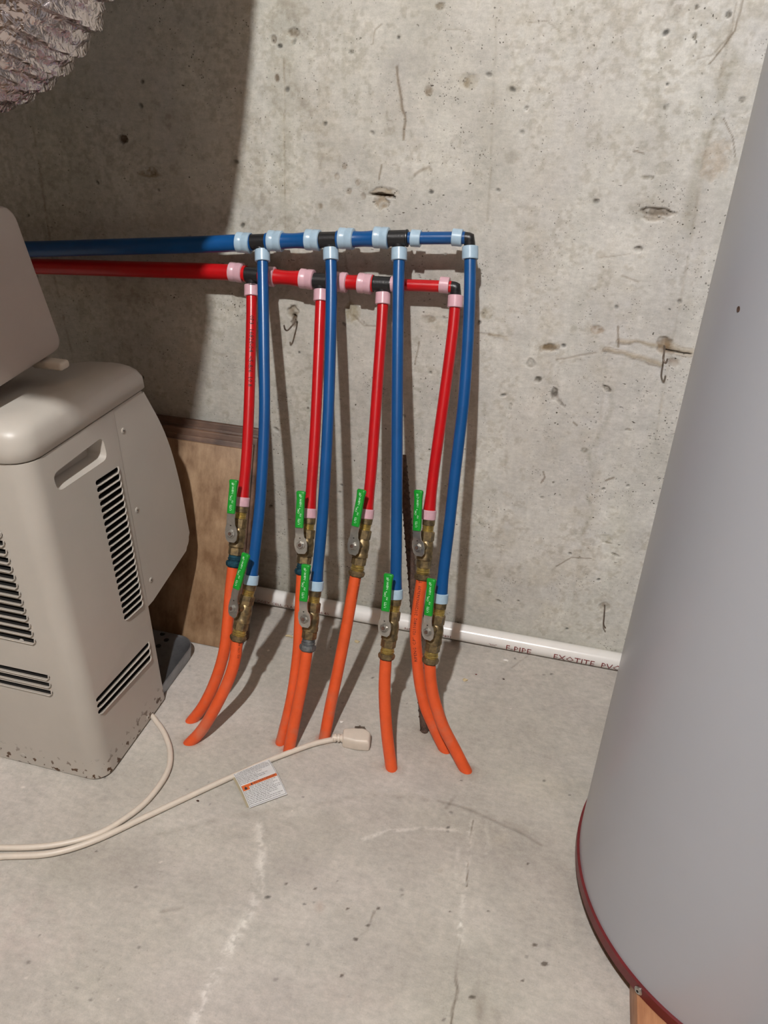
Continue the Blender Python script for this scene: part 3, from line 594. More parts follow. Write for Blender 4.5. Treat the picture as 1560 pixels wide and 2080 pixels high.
def valve(i, color, tee_mat, P0, P1, piv, gb, tip, label):
    t = thing('ball_valve', label, 'valve', P0, 'green handled ball valves')
    P0, P1, piv, gb, tip = map(V, (P0, P1, piv, gb, tip)); d = (P1 - P0).normalized(); L = (P1 - P0).length
    at = lambda f: P0 + d * (L * f)
    def sec(bm, f0, f1, r, n=24, bev=.0008, rot=0):
        l = L * (f1 - f0); add_lathe(bm, at(f0), at(f1), [(0, r - bev), (bev, r), (l - bev, r), (l, r - bev)], n, rot)
    # barbed adapter at the top
    bm = bmesh.new(); sec(bm, -.02, .10, .0105); sec(bm, .09, .12, .0092); obj('adapter', bm, 'brass', t)
    bm = bmesh.new()
    for k in range(4): sec(bm, .10 + k * .028, .10 + k * .028 + .022, .0098)
    sec(bm, .10, .22, .0088); obj('threaded_nipple', bm, 'brass_bright', t)
    # body
    bm = bmesh.new(); sec(bm, .20, .36, .0122, 6, .0012, .3)
    l = L * .34; add_lathe(bm, at(.34), at(.68), [(0, .0098), (l * .08, .0112), (l * .3, .0128), (l * .5, .0132), (l * .72, .0126), (l * .78, .0135), (l * .94, .0135), (l, .0105)], 24)
    sec(bm, .67, .80, .0124, 6, .0012, .3)
    piv_ax = P0 + d * ((piv - P0).dot(d)); s = (piv - piv_ax); sd = s.normalized()
    add_lathe(bm, piv_ax, piv, [(0, .0075), (.012, .0075), (.0155, .0066), (.019, .0066)], 20)
    obj('valve_body', bm, 'brass_teal' if tee_mat == 'tealbody' else 'brass', t)
    lathe('stem', piv_ax + sd * .015, piv + sd * .004, [(0, .0038), ((piv - piv_ax).length - .011, .0038)], 'steel', t, 12)
    # compression end
    bm = bmesh.new(); sec(bm, .80, .85, .0108); sec(bm, .85, .875, .0118); sec(bm, .875, .90, .0106)
    obj('compression_body', bm, {'teal': 'brass_teal', 'grey': 'brass_grey'}.get(tee_mat, 'brass_bright'), t)
    bm = bmesh.new(); l = L * .12
    add_lathe(bm, at(.89), at(1.0), [(0, .0118), (.0018, .0145), (l * .55, .0145), (l * .86, .0128), (L * .11, .0112)], 6, .3)
    bmesh.ops.bevel(bm, geom=list(bm.edges), offset=.0012, segments=2, affect='EDGES')
    obj('compression_nut', bm, {'teal': 'brass_teal', 'grey': 'brass_grey'}.get(tee_mat, 'brass'), t)
    # lever
    up = (gb - piv).normalized(); wdir = up.cross(sd).normalized(); tail = piv - up * .0155
    path = [(tail, .0055), (tail + up * .005, .0095), (piv, .0112), (piv + up * .010, .0100), (piv.lerp(gb, .45) + sd * .001, .0075), (piv.lerp(gb, .72) + sd * .0015, .0070), (gb, .0070), (gb.lerp(tip, .5), .0066), (tip, .0066)]
    bm = bmesh.new(); prev = None; th = .0010
    for p, w in path:
        vs = [bm.verts.new(p + wdir * a * w + sd * b * th) for a, b in ((-1, -1), (1, -1), (1, 1), (-1, 1))]
        if prev:
            for k in range(4): bm.faces.new((prev[k], prev[(k + 1) % 4], vs[(k + 1) % 4], vs[k]))
        else: bm.faces.new(vs[::-1])
        prev = vs
    bm.faces.new(prev); lever = obj('lever', bm, 'steel', t, 30)
    lathe('rivet_hole', piv.lerp(gb, .42) + sd * .0012, piv.lerp(gb, .42) + sd * .0020, [(0, .0013), (.0008, .0013)], 'dark_hole', lever, 10)
    bm = bmesh.new(); add_lathe(bm, piv + sd * .001, piv + sd * .006, [(0, .0058), (.0042, .0058), (.005, .0050)], 6)
    add_lathe(bm, piv + sd * .0008, piv + sd * .0022, [(0, .0075), (.0014, .0072)], 20)
    nut = obj('handle_nut', bm, 'steel', t)
    lathe('stem_slot', piv + sd * .0055, piv + sd * .0068, [(0, .0032), (.0013, .0028)], 'rust', nut, 12)
    # grip
    g = tip - gb; gl = g.length; gd = g.normalized(); w2 = gd.cross(sd).normalized(); s2 = w2.cross(gd).normalized(); s2 = s2 if s2.dot(sd) > 0 else -s2
    bm = bmesh.new(); rings = []
    for f, w, hh in ((-.0, .0062, .0026), (.006, .0070, .0034), (.25, .0071, .0036), (.55, .0069, .0036), (.78, .0068, .0036), (.88, .0074, .0038), (.95, .0080, .0040), (.985, .0072, .0036), (1.0, .0052, .0022)):
        c = gb + gd * gl * f; r = []
        for k in range(16):
            a = 2 * math.pi * k / 16; x = math.copysign(abs(math.cos(a)) ** .45, math.cos(a)) * w; y = math.copysign(abs(math.sin(a)) ** .55, math.sin(a)) * hh
            r.append(bm.verts.new(c + w2 * x + s2 * y))
        rings.append(r)
    for a, b in zip(rings, rings[1:]):
        for k in range(16): bm.faces.new((a[k], a[(k + 1) % 16], b[(k + 1) % 16], b[k]))
    bm.faces.new(rings[0][::-1]); bm.faces.new(rings[-1]); grip = obj('grip', bm, 'green', t, 50); grip['label'] = 'green vinyl grip with white lettering'
    # lettering, reading from the pivot end towards the tip
    bm = bmesh.new(); lat = s2.cross(gd).normalized(); lat = lat if lat.dot(V((1, 0, 0))) < 0 else -lat
    for s_, size, f, off in (('UTI', .0062, .09, -.0024), ('PSI', .0040, .31, -.0036), ('CW', .0046, .38, .0002), ('+', .005, .50, -.002), ('16BW.C', .0052, .57, -.0028), ('=', .009, .845, -.0030)):
        me = text_mesh(s_, size)
        for v in me.vertices:
            x, y = v.co.x, v.co.y; v.co = gb + gd * (gl * f + x * .98) + lat * (y + off) + s2 * .00385
        bm.from_mesh(me)
    me = bpy.data.meshes.new('lettering'); bm.to_mesh(me); bm.free(); link('lettering', me, 'white_ink', grip)
    return t

def slab_tube(i, color, pts, label, text=None, start=.02, facing=(0, -1, 0), r=.0098):
    t = thing('orange_slab_tube', label, 'tube', pts[-1], 'orange tubes rising from the slab')
    P = [V(p) for p in pts]; e = P[-1] + (P[-1] - P[-2]).normalized() * .02
    tube('tube', [tuple(p) for p in P] + [tuple(e)], r, 'orange_dusty', t, 20, .008)
    if text:
        for s_, size, st, fc, fl in text:
            text_on_tube('printing', s_, size, pts, r, st, fc, 'dark_ink', t, fl)
    return t

# circuit geometry (all eight lean from the slab back to the wall)
drop('red', 0, None, [(-0.5375,-0.0349,0.6667),(-0.5314,-0.0543,0.6288),(-0.5237,-0.0843,0.5702),(-0.5118,-0.1333,0.4745),(-0.5055,-0.1675,0.4077),(-0.503,-0.1951,0.3536)], None, '0P3  16820-04  <5-8/6  10.8')
drop('red', 1, None, [(-0.4142,-0.0348,0.6702),(-0.4097,-0.054,0.633),(-0.4012,-0.091,0.5611),(-0.3908,-0.1395,0.4672),(-0.3851,-0.1732,0.4016),(-0.3816,-0.1978,0.354)], None, None)
drop('red', 2, None, [(-0.3083,-0.034,0.6754),(-0.3049,-0.0494,0.6427),(-0.2994,-0.0832,0.5708),(-0.2923,-0.1277,0.4764),(-0.2879,-0.1588,0.4103),(-0.2866,-0.1819,0.3611)], None, None)
drop('red', 3, None, [(-0.1895,-0.0338,0.6822),(-0.1872,-0.0486,0.6468),(-0.1862,-0.0756,0.582),(-0.1863,-0.1154,0.4865),(-0.1863,-0.1403,0.4267),(-0.1849,-0.1649,0.3678)], None, None)
drop('blue', 0, None, [(-0.5071,-0.0542,0.7301),(-0.5015,-0.0694,0.7001),(-0.4841,-0.1189,0.6021),(-0.4664,-0.1722,0.4964),(-0.4553,-0.2264,0.3891),(-0.4524,-0.263,0.3165),(-0.452,-0.289,0.265)], None, None)
drop('blue', 1, None, [(-0.391,-0.0538,0.742),(-0.3813,-0.0811,0.6827),(-0.3683,-0.1293,0.5778),(-0.3574,-0.1783,0.4711),(-0.3489,-0.2282,0.3624),(-0.3447,-0.2731,0.2648)], None, None)
drop('blue', 2, None, [(-0.2799,-0.0536,0.7512),(-0.2726,-0.0792,0.6927),(-0.2535,-0.1397,0.5547),(-0.2332,-0.2015,0.4136),(-0.221,-0.2393,0.3274),(-0.2137,-0.2645,0.2699)], None, None)
drop('blue', 3, None, [(-0.1699,-0.0529,0.7624),(-0.1616,-0.0763,0.7027),(-0.1544,-0.103,0.6344),(-0.1489,-0.1331,0.5577),(-0.1474,-0.1555,0.5006),(-0.1463,-0.1768,0.4463),(-0.1439,-0.2103,0.3609),(-0.1432,-0.2291,0.3128),(-0.1419,-0.2476,0.2657)], None, None)

valve(0, 'red', 'teal', (-0.502,-0.2012,0.3416),(-0.5031,-0.2496,0.2471),(-0.5041,-0.2465,0.3125),(-0.5052,-0.2389,0.3472),(-0.5073,-0.2145,0.3984), 'ball valve on the leftmost red pipe, its lower nut caked in teal corrosion')
valve(1, 'red', 'teal', (-0.3796,-0.2041,0.3417),(-0.3784,-0.2485,0.2556),(-0.3798,-0.2485,0.3148),(-0.3837,-0.2433,0.3441),(-0.3887,-0.2168,0.3981), 'ball valve on the second red pipe from left, teal nut half hidden by another lever')
valve(2, 'red', '', (-0.2852,-0.1875,0.3493),(-0.2899,-0.2302,0.2586),(-0.295,-0.2308,0.3184),(-0.294,-0.2247,0.3527),(-0.2908,-0.2007,0.4089), 'brass ball valve on the third red pipe from left, standing clear of the other valves')
valve(3, 'red', '', (-0.1835,-0.1699,0.3558),(-0.181,-0.2096,0.2604),(-0.1909,-0.2111,0.3236),(-0.1954,-0.2078,0.3527),(-0.2014,-0.1828,0.4138), 'brass ball valve on the rightmost red pipe, above printed orange tube')
valve(0, 'blue', '', (-0.4519,-0.295,0.2533),(-0.4616,-0.3392,0.1656),(-0.4661,-0.3355,0.2288),(-0.4617,-0.3286,0.2641),(-0.4516,-0.3041,0.3188), 'brass ball valve under the leftmost blue pipe, in front of the wooden panel')
valve(1, 'blue', 'grey', (-0.3451,-0.2786,0.2527),(-0.3454,-0.3218,0.1587),(-0.3492,-0.3214,0.2238),(-0.352,-0.3167,0.2551),(-0.3549,-0.2927,0.3101), 'ball valve under the second blue pipe from left, with a whitish grey corroded nut')
valve(2, 'blue', '', (-0.2122,-0.27,0.2574),(-0.2139,-0.3108,0.1642),(-0.2185,-0.3117,0.2285),(-0.2189,-0.3082,0.2589),(-0.2212,-0.2853,0.3144), 'brass ball valve under the third blue pipe from left, over white pipe')
valve(3, 'blue', '', (-0.141,-0.2523,0.2536),(-0.1446,-0.2908,0.1555),(-0.1518,-0.2924,0.2213),(-0.1534,-0.2899,0.2514),(-0.1559,-0.2683,0.3073), 'brass ball valve under the rightmost blue pipe')

slab_tube(0, 'red', [(-0.5036,-0.2481,0.2501),(-0.5026,-0.2684,0.2105),(-0.4999,-0.2918,0.1648),(-0.4989,-0.3154,0.1187),(-0.5064,-0.3383,0.0739),(-0.5223,-0.3613,0.0289),(-0.5424,-0.3777,-0.0031)], 'orange tube under the teal-crusted valve, leftmost at its top')
slab_tube(0, 'blue', [(-0.4621,-0.3377,0.1685),(-0.4615,-0.3535,0.1372),(-0.4679,-0.37,0.1045),(-0.4828,-0.3904,0.0641),(-0.5016,-0.4106,0.0241),(-0.5226,-0.4246,-0.0037)], 'dusty orange tube below the valve of the leftmost blue pipe', [('1/2  CTS  PEX', .005, .03, (.7, -.7, 0), True)])
slab_tube(1, 'red', [(-0.3789,-0.247,0.2585),(-0.3731,-0.2759,0.2025),(-0.3668,-0.3064,0.1434),(-0.3658,-0.3371,0.0838),(-0.3685,-0.3577,0.0439),(-0.3744,-0.3823,-0.0038)], 'orange tube half hidden behind its neighbour, under the second red pipe')
slab_tube(1, 'blue', [(-0.3459,-0.3204,0.1617),(-0.346,-0.3282,0.1449),(-0.3469,-0.3445,0.1094),(-0.3507,-0.3679,0.0584),(-0.3549,-0.3963,-0.0034)], 'orange tube under the grey corroded nut, crossing in front of its neighbour')
slab_tube(2, 'red', [(-0.2904,-0.2288,0.2616),(-0.2922,-0.2444,0.2284),(-0.2947,-0.271,0.1719),(-0.2995,-0.3046,0.1003),(-0.3032,-0.3256,0.0557),(-0.3065,-0.3538,-0.0042)], 'straight orange tube under the third red pipe, entering the slab behind the plug cord', [('02090602  20120906  RIPENG  C.P', .0056, .04, (.85, -.45, 0), True)])
slab_tube(2, 'blue', [(-0.2144,-0.3095,0.1672),(-0.2096,-0.3309,0.1183),(-0.1997,-0.3528,0.0685),(-0.1903,-0.3683,0.0331),(-0.1788,-0.3847,-0.0044)], 'single orange tube below the third blue pipe, nearly vertical')
slab_tube(3, 'red', [(-0.1814,-0.2084,0.2635),(-0.1818,-0.225,0.2235),(-0.1801,-0.244,0.1779),(-0.1719,-0.26,0.1395),(-0.162,-0.276,0.1012),(-0.147,-0.2917,0.0636),(-0.1249,-0.3058,0.0298),(-0.1013,-0.3194,-0.0028)], 'long orange tube with black dot-matrix printing, under the rightmost red pipe',
          [('RIPENG  C.P"  02110802  20120906363639  TT', .0073, .142, (-.05, -.95, .2), True)])
slab_tube(3, 'blue', [(-0.1451,-0.2896,0.1586),(-0.1391,-0.3012,0.1289),(-0.128,-0.3135,0.0976),(-0.1086,-0.3277,0.0614),(-0.085,-0.34,0.03),(-0.0604,-0.3529,-0.0028)], 'rightmost orange tube, curving right into the slab')

# ------------------------------------------------------------------ white pipe along the foot of the wall
PR = .0172
t = thing('white_pvc_pipe', 'white plastic pipe with dark red printing lying along the foot of the wall', 'pipe', (-.2, -PR - .001, PR))
pp = [(-.78, -.0195, .0178), (.30, -.0195, .0178)]
tube('pipe', pp, PR, 'pvc', t, 28, .05)
for s_, size, x in (('COEX CELL CLASS NPS 1 SCH 40', .011, -.56), ('NSF-DWV  ASTM F891', .010, -.24), ('"IOI"', .008, -.068), ('F-PIPE', .020, -.035), ('EXOTITE  PVC', .020, .058)):
    text_on_tube('printing', s_, size, pp, PR, x + .78, (0, -.93, -.20), 'red_ink', t)

# ------------------------------------------------------------------ rebar stake leaning on the wall
t = thing('rebar', 'rusty ribbed steel bar rising from the slab behind the orange tubes', 'rebar', (-0.1462,-0.2813,0))
ra, rb = V((-0.1457,-0.2835,0)) , V((-0.2657,-0.022,0.392))
ra = ra + (ra - rb).normalized() * .02
tube('bar', [tuple(ra), tuple(rb)], .0074, 'rust', t, 16, .02)
bm = bmesh.new(); d = (rb - ra).normalized(); L = (rb - ra).length; u = V((1, 0, 0)); u = (u - d * u.dot(d)).normalized(); v = d.cross(u)
k = 0; z = .03
while z < L - .01:
    for s in (-1, 1):
        pth = []
        for q in range(7):
            a = s * math.pi * q / 6 + math.pi / 2 * (1 if s > 0 else 1); zz = z + .012 * math.sin(math.pi * q / 6 * 1.0) * (1 if k % 2 else -1)
            pth.append(ra + d * zz + (u * math.cos(a) + v * math.sin(a)) * .0076)
        add_sweep(bm, pth, .0011, 5)
    z += .012; k += 1
tag(obj('ribs', bm, 'rust', t), kind='stuff')

# ------------------------------------------------------------------ tie wires poking out of the wall
def hook(path, r, label, m='wire'):
    o = tube('tie_wire', path, r, m, None, 8, .002); tag(o, label, 'wire', 'form tie wires'); return o
hook([(0.142,0.004,0.6341), (0.1418,-0.01,0.6352), (0.1404,-0.03,0.6332), (0.1395,-0.042,0.6275), (0.1441,-0.046,0.6215), (0.1462,-0.04,0.6269)], .0014, 'bent tie wire poking from the wall by the grey tank')
hook([(-0.4746,0.004,0.6125), (-0.4693,-0.008,0.6128), (-0.4717,-0.024,0.6074), (-0.4752,-0.034,0.6029), (-0.4773,-0.04,0.6061), (-0.4774,-0.044,0.614)], .0014, 'curled tie wire on the wall between first and second red pipes')
hook([(0.1367,0.004,0.1274), (0.1371,-0.006,0.1254), (0.1386,-0.012,0.1115), (0.1405,-0.015,0.0954), (0.1454,-0.016,0.0879)], .0014, 'short dark tie wire low on the wall above white pipe')

# ------------------------------------------------------------------ wooden panel leaning at the left
t = thing('leaning_wooden_panel', 'stained wooden panel with moulded edge leaning against the wall behind the dehumidifier', 'wood panel', (-.7, -.187, 0))
upv = V((0, .316, .949)); nv = V((0, -.949, .316)); xv = V((1, 0, 0))
PM = Matrix(((xv.x, nv.x, upv.x, 0), (xv.y, nv.y, upv.y, -.187), (xv.z, nv.z, upv.z, 0), (0, 0, 0, 1)))
box('front_panel', (-1.0, -.010, .002), (-.548, 0, .398), 'wood', t, .0012, 2, PM)
box('moulding', (-1.0, -.016, .004), (-.543, -.0102, .408), 'wood_dark', t, .0020, 2, PM)
box('moulding', (-1.0, -.026, .006), (-.537, -.0162, .420), 'wood_dark', t, .0040, 3, PM)
box('moulding', (-1.0, -.031, .010), (-.540, -.0262, .424), 'wood_dark', t, .0015, 2, PM)
box('back_panel', (-1.0, -.044, .014), (-.533, -.0312, .436), 'wood_dark', t, .0035, 3, PM)

# ------------------------------------------------------------------ dehumidifier
def rr_section(x0, x1, y0, y1, z, rads, n=6):
    """rounded rectangle, rads for corners (x1,y0) (x1,y1) (x0,y1) (x0,y0)"""
    out = []
    for (cx, cy, sx, sy), r, a0 in zip(((x1, y0, -1, 1), (x1, y1, -1, -1), (x0, y1, 1, -1), (x0, y0, 1, 1)), rads, (-90, 0, 90, 180)):
        for k in range(n + 1):
            a = math.radians(a0 + 90 * k / n); out.append(V((cx + sx * r + r * math.cos(a), cy + sy * r + r * math.sin(a), z)))
    return out
def loft(bm, secs):
    rings = [[bm.verts.new(p) for p in s] for s in secs]; n = len(rings[0])
    for a, b in zip(rings, rings[1:]):
        for k in range(n): bm.faces.new((a[k], a[(k + 1) % n], b[(k + 1) % n], b[k]))
    bm.faces.new(rings[0][::-1]); bm.faces.new(rings[-1])
def body_dims(z):
    f = z / .548
    return (-.95 + .02 * f, -.6085 - .0345 * f, -.5420 + .0165 * f, -.344 + .026 * f)
D = thing('dehumidifier', 'beige louvred dehumidifier standing on the floor at the left', 'dehumidifier', (-.75, -.45, 0))
secs = []
for z in (.0015, .005, .1, .2, .3, .4, .5, .546):
    x0, x1, y0, y1 = body_dims(z); ins = .002 if z < .003 else 0
    secs.append(rr_section(x0 + ins, x1 - ins, y0 + ins, y1 - ins, z, (.028, .004, .004, .028)))
bm = bmesh.new(); loft(bm, secs); body = obj('body', bm, ['enamel_rusty', 'dark_hole'], D, 30)

def side_pt(y, z, out=0):
    x0, x1, y0, y1 = body_dims(z); return V((x1 + out, y, z))
def front_pt(x, z, out=0):
    x0, x1, y0, y1 = body_dims(z); return V((x, y0 - out, z))
cut = bmesh.new(); slot_faces = set()
def slot(a, b, hgt, nrm, depth=.010):
    a, b = V(a), V(b); d = (b - a).normalized(); n = V(nrm); u = n.cross(d).normalized(); r = hgt / 2; ring_ = []
    for k in range(9): ang = math.pi / 2 + math.pi * k / 8; ring_.append(a + d * r + (d * math.cos(ang) + u * math.sin(ang)) * r)
    for k in range(9): ang = -math.pi / 2 + math.pi * k / 8; ring_.append(b - d * r + (d * math.cos(ang) + u * math.sin(ang)) * r)
    t0 = [cut.verts.new(p + n * .004) for p in ring_]; t1 = [cut.verts.new(p - n * depth) for p in ring_]; m_ = len(ring_)
    for k in range(m_): cut.faces.new((t0[k], t0[(k + 1) % m_], t1[(k + 1) % m_], t1[k]))
    cut.faces.new(t0[::-1]); cut.faces.new(t1)
    slot_faces.update(f_ for v_ in t0 + t1 for f_ in v_.link_faces)
louvers = []
NS = 22
# right side column: measured top-left, top-right, bottom-left, bottom-right corners
c00, c01 = V((-0.6395,-0.3989,0.4614)), V((-0.6395,-0.3403,0.4575)); c10, c11 = V((-0.6235,-0.4053,0.2248)), V((-0.6235,-0.3515,0.2198))
for k in range(NS):
    f = k / (NS - 1); a = c00.lerp(c10, f); b = c01.lerp(c11, f); a.x = side_pt(0, a.z).x; b.x = side_pt(0, b.z).x
    slot(a, b, .0072, (1, 0, .06)); louvers.append((a, b, V((1, 0, .06))))
c00, c01 = V((-0.615,-0.512,0.1477)), V((-0.615,-0.3581,0.1376)); c10, c11 = V((-0.613,-0.5144,0.1252)), V((-0.613,-0.3608,0.1123))
for k in range(3):
    f = k / 2; a = c00.lerp(c10, f); b = c01.lerp(c11, f); a.x = side_pt(0, a.z).x; b.x = side_pt(0, b.z).x
    slot(a, b, .0066, (1, 0, .06)); louvers.append((a, b, V((1, 0, .06))))
# front: two groups, running out of frame to the left
r0, r1 = V((-0.7007,-0.528,0.452)), V((-0.6829,-0.532,0.2781))
for k in range(16):
    f = (k - 1) / 13; b = r0.lerp(r1, f); a = V((-.90, b.y, b.z)); a.y = b.y = body_dims(b.z)[2]
    if b.z > .50: continue
    slot(a, b, .0072, (0, -1, 0)); louvers.append((a, b, V((0, -1, 0))))
r0, r1 = V((-0.6705,-0.534,0.2014)), V((-0.6707,-0.534,0.1714))
for k in range(3):
    b = r0.lerp(r1, k / 2); a = V((-.90, b.y, b.z)); a.y = b.y = body_dims(b.z)[2]
    slot(a, b, .0066, (0, -1, 0)); louvers.append((a, b, V((0, -1, 0))))
# hand grip pocket
h00, h01, h10, h11 = V((-0.642,-0.4807,0.5144)), V((-0.642,-0.3607,0.5181)), V((-0.64,-0.4784,0.4875)), V((-0.64,-0.36,0.4831))
pk = []
for p in (h10, h11, h01, h00): p.x = side_pt(0, p.z).x; pk.append(p)
cen = sum(pk, V((0, 0, 0))) / 4
def rounded_poly(ps, r, n=5):
    out = []; m_ = len(ps)
    for i in range(m_):
        p = ps[i]; a = (ps[i - 1] - p).normalized(); b = (ps[(i + 1) % m_] - p).normalized(); p0 = p + a * r; p1 = p + b * r
        for k in range(n + 1): t_ = k / n; out.append(p0.lerp(p, t_).lerp(p.lerp(p1, t_), t_))
    return out
o_ = rounded_poly(pk, .012); i_ = [cen + (p - cen) * .80 + V((-.022, 0, .005)) for p in o_]; o_ = [cen + (p - cen) * 1.04 + V((.003, 0, 0)) for p in o_]
A_ = [cut.verts.new(p) for p in o_]; B_ = [cut.verts.new(p) for p in i_]
for k in range(len(A_)): cut.faces.new((A_[k], A_[(k + 1) % len(A_)], B_[(k + 1) % len(A_)], B_[k]))
cut.faces.new(A_[::-1]); cut.faces.new(B_)
for f_ in slot_faces: f_.material_index = 1
bmesh.ops.recalc_face_normals(cut, faces=cut.faces)
cme = bpy.data.meshes.new('cut'); cut.to_mesh(cme); cut.free(); cme.materials.append(M['enamel_rusty']); cme.materials.append(M['dark_hole']); co = bpy.data.objects.new('cut', cme); COL.objects.link(co)
md = body.modifiers.new('b', 'BOOLEAN'); md.object = co; md.operation = 'DIFFERENCE'; md.solver = 'EXACT'
dg = bpy.context.evaluated_depsgraph_get(); nm = bpy.data.meshes.new_from_object(body.evaluated_get(dg)); body.modifiers.clear()
body.data = nm; nm.name = 'body'; bpy.data.objects.remove(co)
nm.set_sharp_from_angle(angle=math.radians(25))
for k, (a, b, n) in enumerate(louvers):
    dd = (b - a).normalized(); dn = dd.cross(n).normalized(); dn = dn if dn.z < 0 else -dn
    pa, pb = a + dn * .0048 + n * .0005 + dd * .002, b + dn * .0048 + n * .0005 - dd * .001
    pth = [pa - n * .002, pa + n * .0012 + dd * .004, pb + n * .0018 - dd * .004, pb - dn * .0040 + n * .0014, pb - dn * .0090 + n * .0006]
    bm = bmesh.new(); add_sweep(bm, [p.copy() for p in pth], .0012, 6); obj('louver', bm, 'beige', D, 60)
# rear cover
def cx(z): return body_dims(z)[1] - .0005
cp = [V((0, y, z)) for y, z in ((-.3405, .200), (-.3195, .200), (-.170, .226), (-.1735, .360), (-.190, .455), (-.236, .546), (-.3200, .546))]
prof = []
for i, (p, r_) in enumerate(zip(cp, (0, 0, .022, .05, .05, .004, 0))):
    if r_ == 0: prof.append((p.y, p.z)); continue
    a_ = (cp[i - 1] - p).normalized(); b_ = (cp[(i + 1) % len(cp)] - p).normalized()
    for k in range(7): t_ = k / 6; q_ = (p + a_ * r_).lerp(p, t_).lerp(p.lerp(p + b_ * r_, t_), t_); prof.append((q_.y, q_.z))
bm = bmesh.new(); A_ = [bm.verts.new((cx(z), y, z)) for y, z in prof]; B_ = [bm.verts.new((-.93, y, z)) for y, z in prof]
for k in range(len(A_)): bm.faces.new((A_[k], A_[(k + 1) % len(A_)], B_[(k + 1) % len(A_)], B_[k]))
bm.faces.new(A_[::-1]); bm.faces.new(B_)
bmesh.ops.bevel(bm, geom=[e for e in bm.edges if all(v in A_ for v in e.verts) and not (min(v.co.y for v in e.verts) < -.3)], offset=.0045, segments=3, affect='EDGES')
obj('rear_cover', bm, 'beige', D, 30)
for p in ((-0.64,-0.3077,0.5064), (-0.6315,-0.3138,0.3723), (-0.6235,-0.3147,0.2389), (-0.61,-0.4025,0.0121)):
    p = V(p); p.x = body_dims(p.z)[1]
    s = lathe('screw', p - V((.001, 0, 0)), p + V((.0008, 0, 0)), [(0, .0046), (.0014, .0046), (.0018, .0038)], 'beige', D, 16)
    lathe('screw_recess', p + V((.0007, 0, 0)), p + V((.0012, 0, 0)), [(0, .0014), (.0004, .0013)], 'dark_hole', s, 8)
# front screws
for p in ((-0.7522,-0.5375,0.0213), (-0.7067,-0.533,0.2589)):
    p = V(p); p.y = body_dims(p.z)[2]; lathe('screw', p + V((0, .001, 0)), p - V((0, .0008, 0)), [(0, .0042), (.0014, .0042), (.0018, .0034)], 'beige', D, 16)
# cap with big rounded shoulders
secs = []
x0, x1, y0, y1 = -.935, -.6415, -.5290, -.224
for z, i in ((.5475, .0015), (.549, 0), (.566, .0010), (.579, .0030), (.587, .0068), (.5925, .0130), (.596, .0210), (.598, .034)):
    secs.append(rr_section(x0 + i, x1 - i * 1.0, y0 + i, y1 - i * .55 - max(0, z - .57) * 1.0, z, (.036, .012, .012, .036), 8))
bm = bmesh.new(); rings = [[bm.verts.new(p) for p in s] for s in secs]; n = len(rings[0])
for a, b in zip(rings, rings[1:]):
    for k in range(n): bm.faces.new((a[k], a[(k + 1) % n], b[(k + 1) % n], b[k]))
bm.faces.new(rings[0][::-1]); f = bm.faces.new(rings[-1])
gx = 10
bmesh.ops.triangulate(bm, faces=[f]); bmesh.ops.subdivide_edges(bm, edges=[e for e in bm.edges if e.calc_length() > .03 and min(v.co.z for v in e.verts) > .56], cuts=5, use_grid_fill=True)
for v in bm.verts:
    if v.co.z > .575: v.co.z -= .017 * math.exp(-((v.co.x + .79) / .060) ** 2) * min(1, max(0, (v.co.y + .42) / .12))
obj('cap', bm, 'beige', D, 60)
# galvanised base pan peeping out behind
bm = bmesh.new(); sec = lambda z, g: rr_section(-.93 - g, -.6165 + g, -.346, -.203 + g, z, (.004, .034 + g, .03, .004), 8)
loft(bm, [sec(.001, -.002), sec(.003, 0), sec(.027, .003), sec(.028, .001), sec(.026, -.002)]); pan = obj('base_pan', bm, 'galv', D, 40); pan['label'] = 'dull galvanised pan with bolt holes'
for p in ((-0.6699,-0.2207,0.0262), (-0.6857,-0.2067,0.0262), (-0.6756,-0.2409,0.0262)):
    lathe('bolt_hole', V(p), V(p) + V((0, 0, .0014)), [(0, .005), (.0006, .005)], 'dark_hole', pan, 12)

# ------------------------------------------------------------------ plastic bucket lying on the dehumidifier
t = thing('plastic_bucket', 'smooth beige plastic tank set askew on top of the dehumidifier', 'plastic tank', (-.8, -.45, .63))
p00, p01, p11, p10 = V((-0.7,-0.4741,0.6257)), V((-0.7,-0.3323,0.6373)), V((-0.7,-0.3829,0.8357)), V((-0.7,-0.5011,0.8511))
p00 = p01 + (p00 - p01) * 1.6; p10.y = p00.y - .05; p10.z = p11.z + .006
rp_ = rounded_poly([p00, p01, p11, p10], .020, 8); cc_ = sum(rp_, V((0, 0, 0))) / len(rp_); bm = bmesh.new()
loft(bm, [[cc_ + (p - cc_) * f + V((dx, 0, 0)) for p in rp_] for dx, f in ((0, .955), (-.0012, .978), (-.004, .992), (-.008, 1.0), (-.20, 1.0))])
obj('shell', bm, 'beige_dark', t, 50)
o = thing('bucket_clip', 'small cream plastic clip lying behind the tank on the dehumidifier', 'plastic clip', (-0.6879,-0.3627,0.618))
bm = bmesh.new(); c = V((-0.6923,-0.3643,0.618)); add_box(bm, c + V((-.035, -.012, 0)), c + V((.014, .010, .012)), None, .0045, 3); obj('clip_body', bm, 'cord', o)

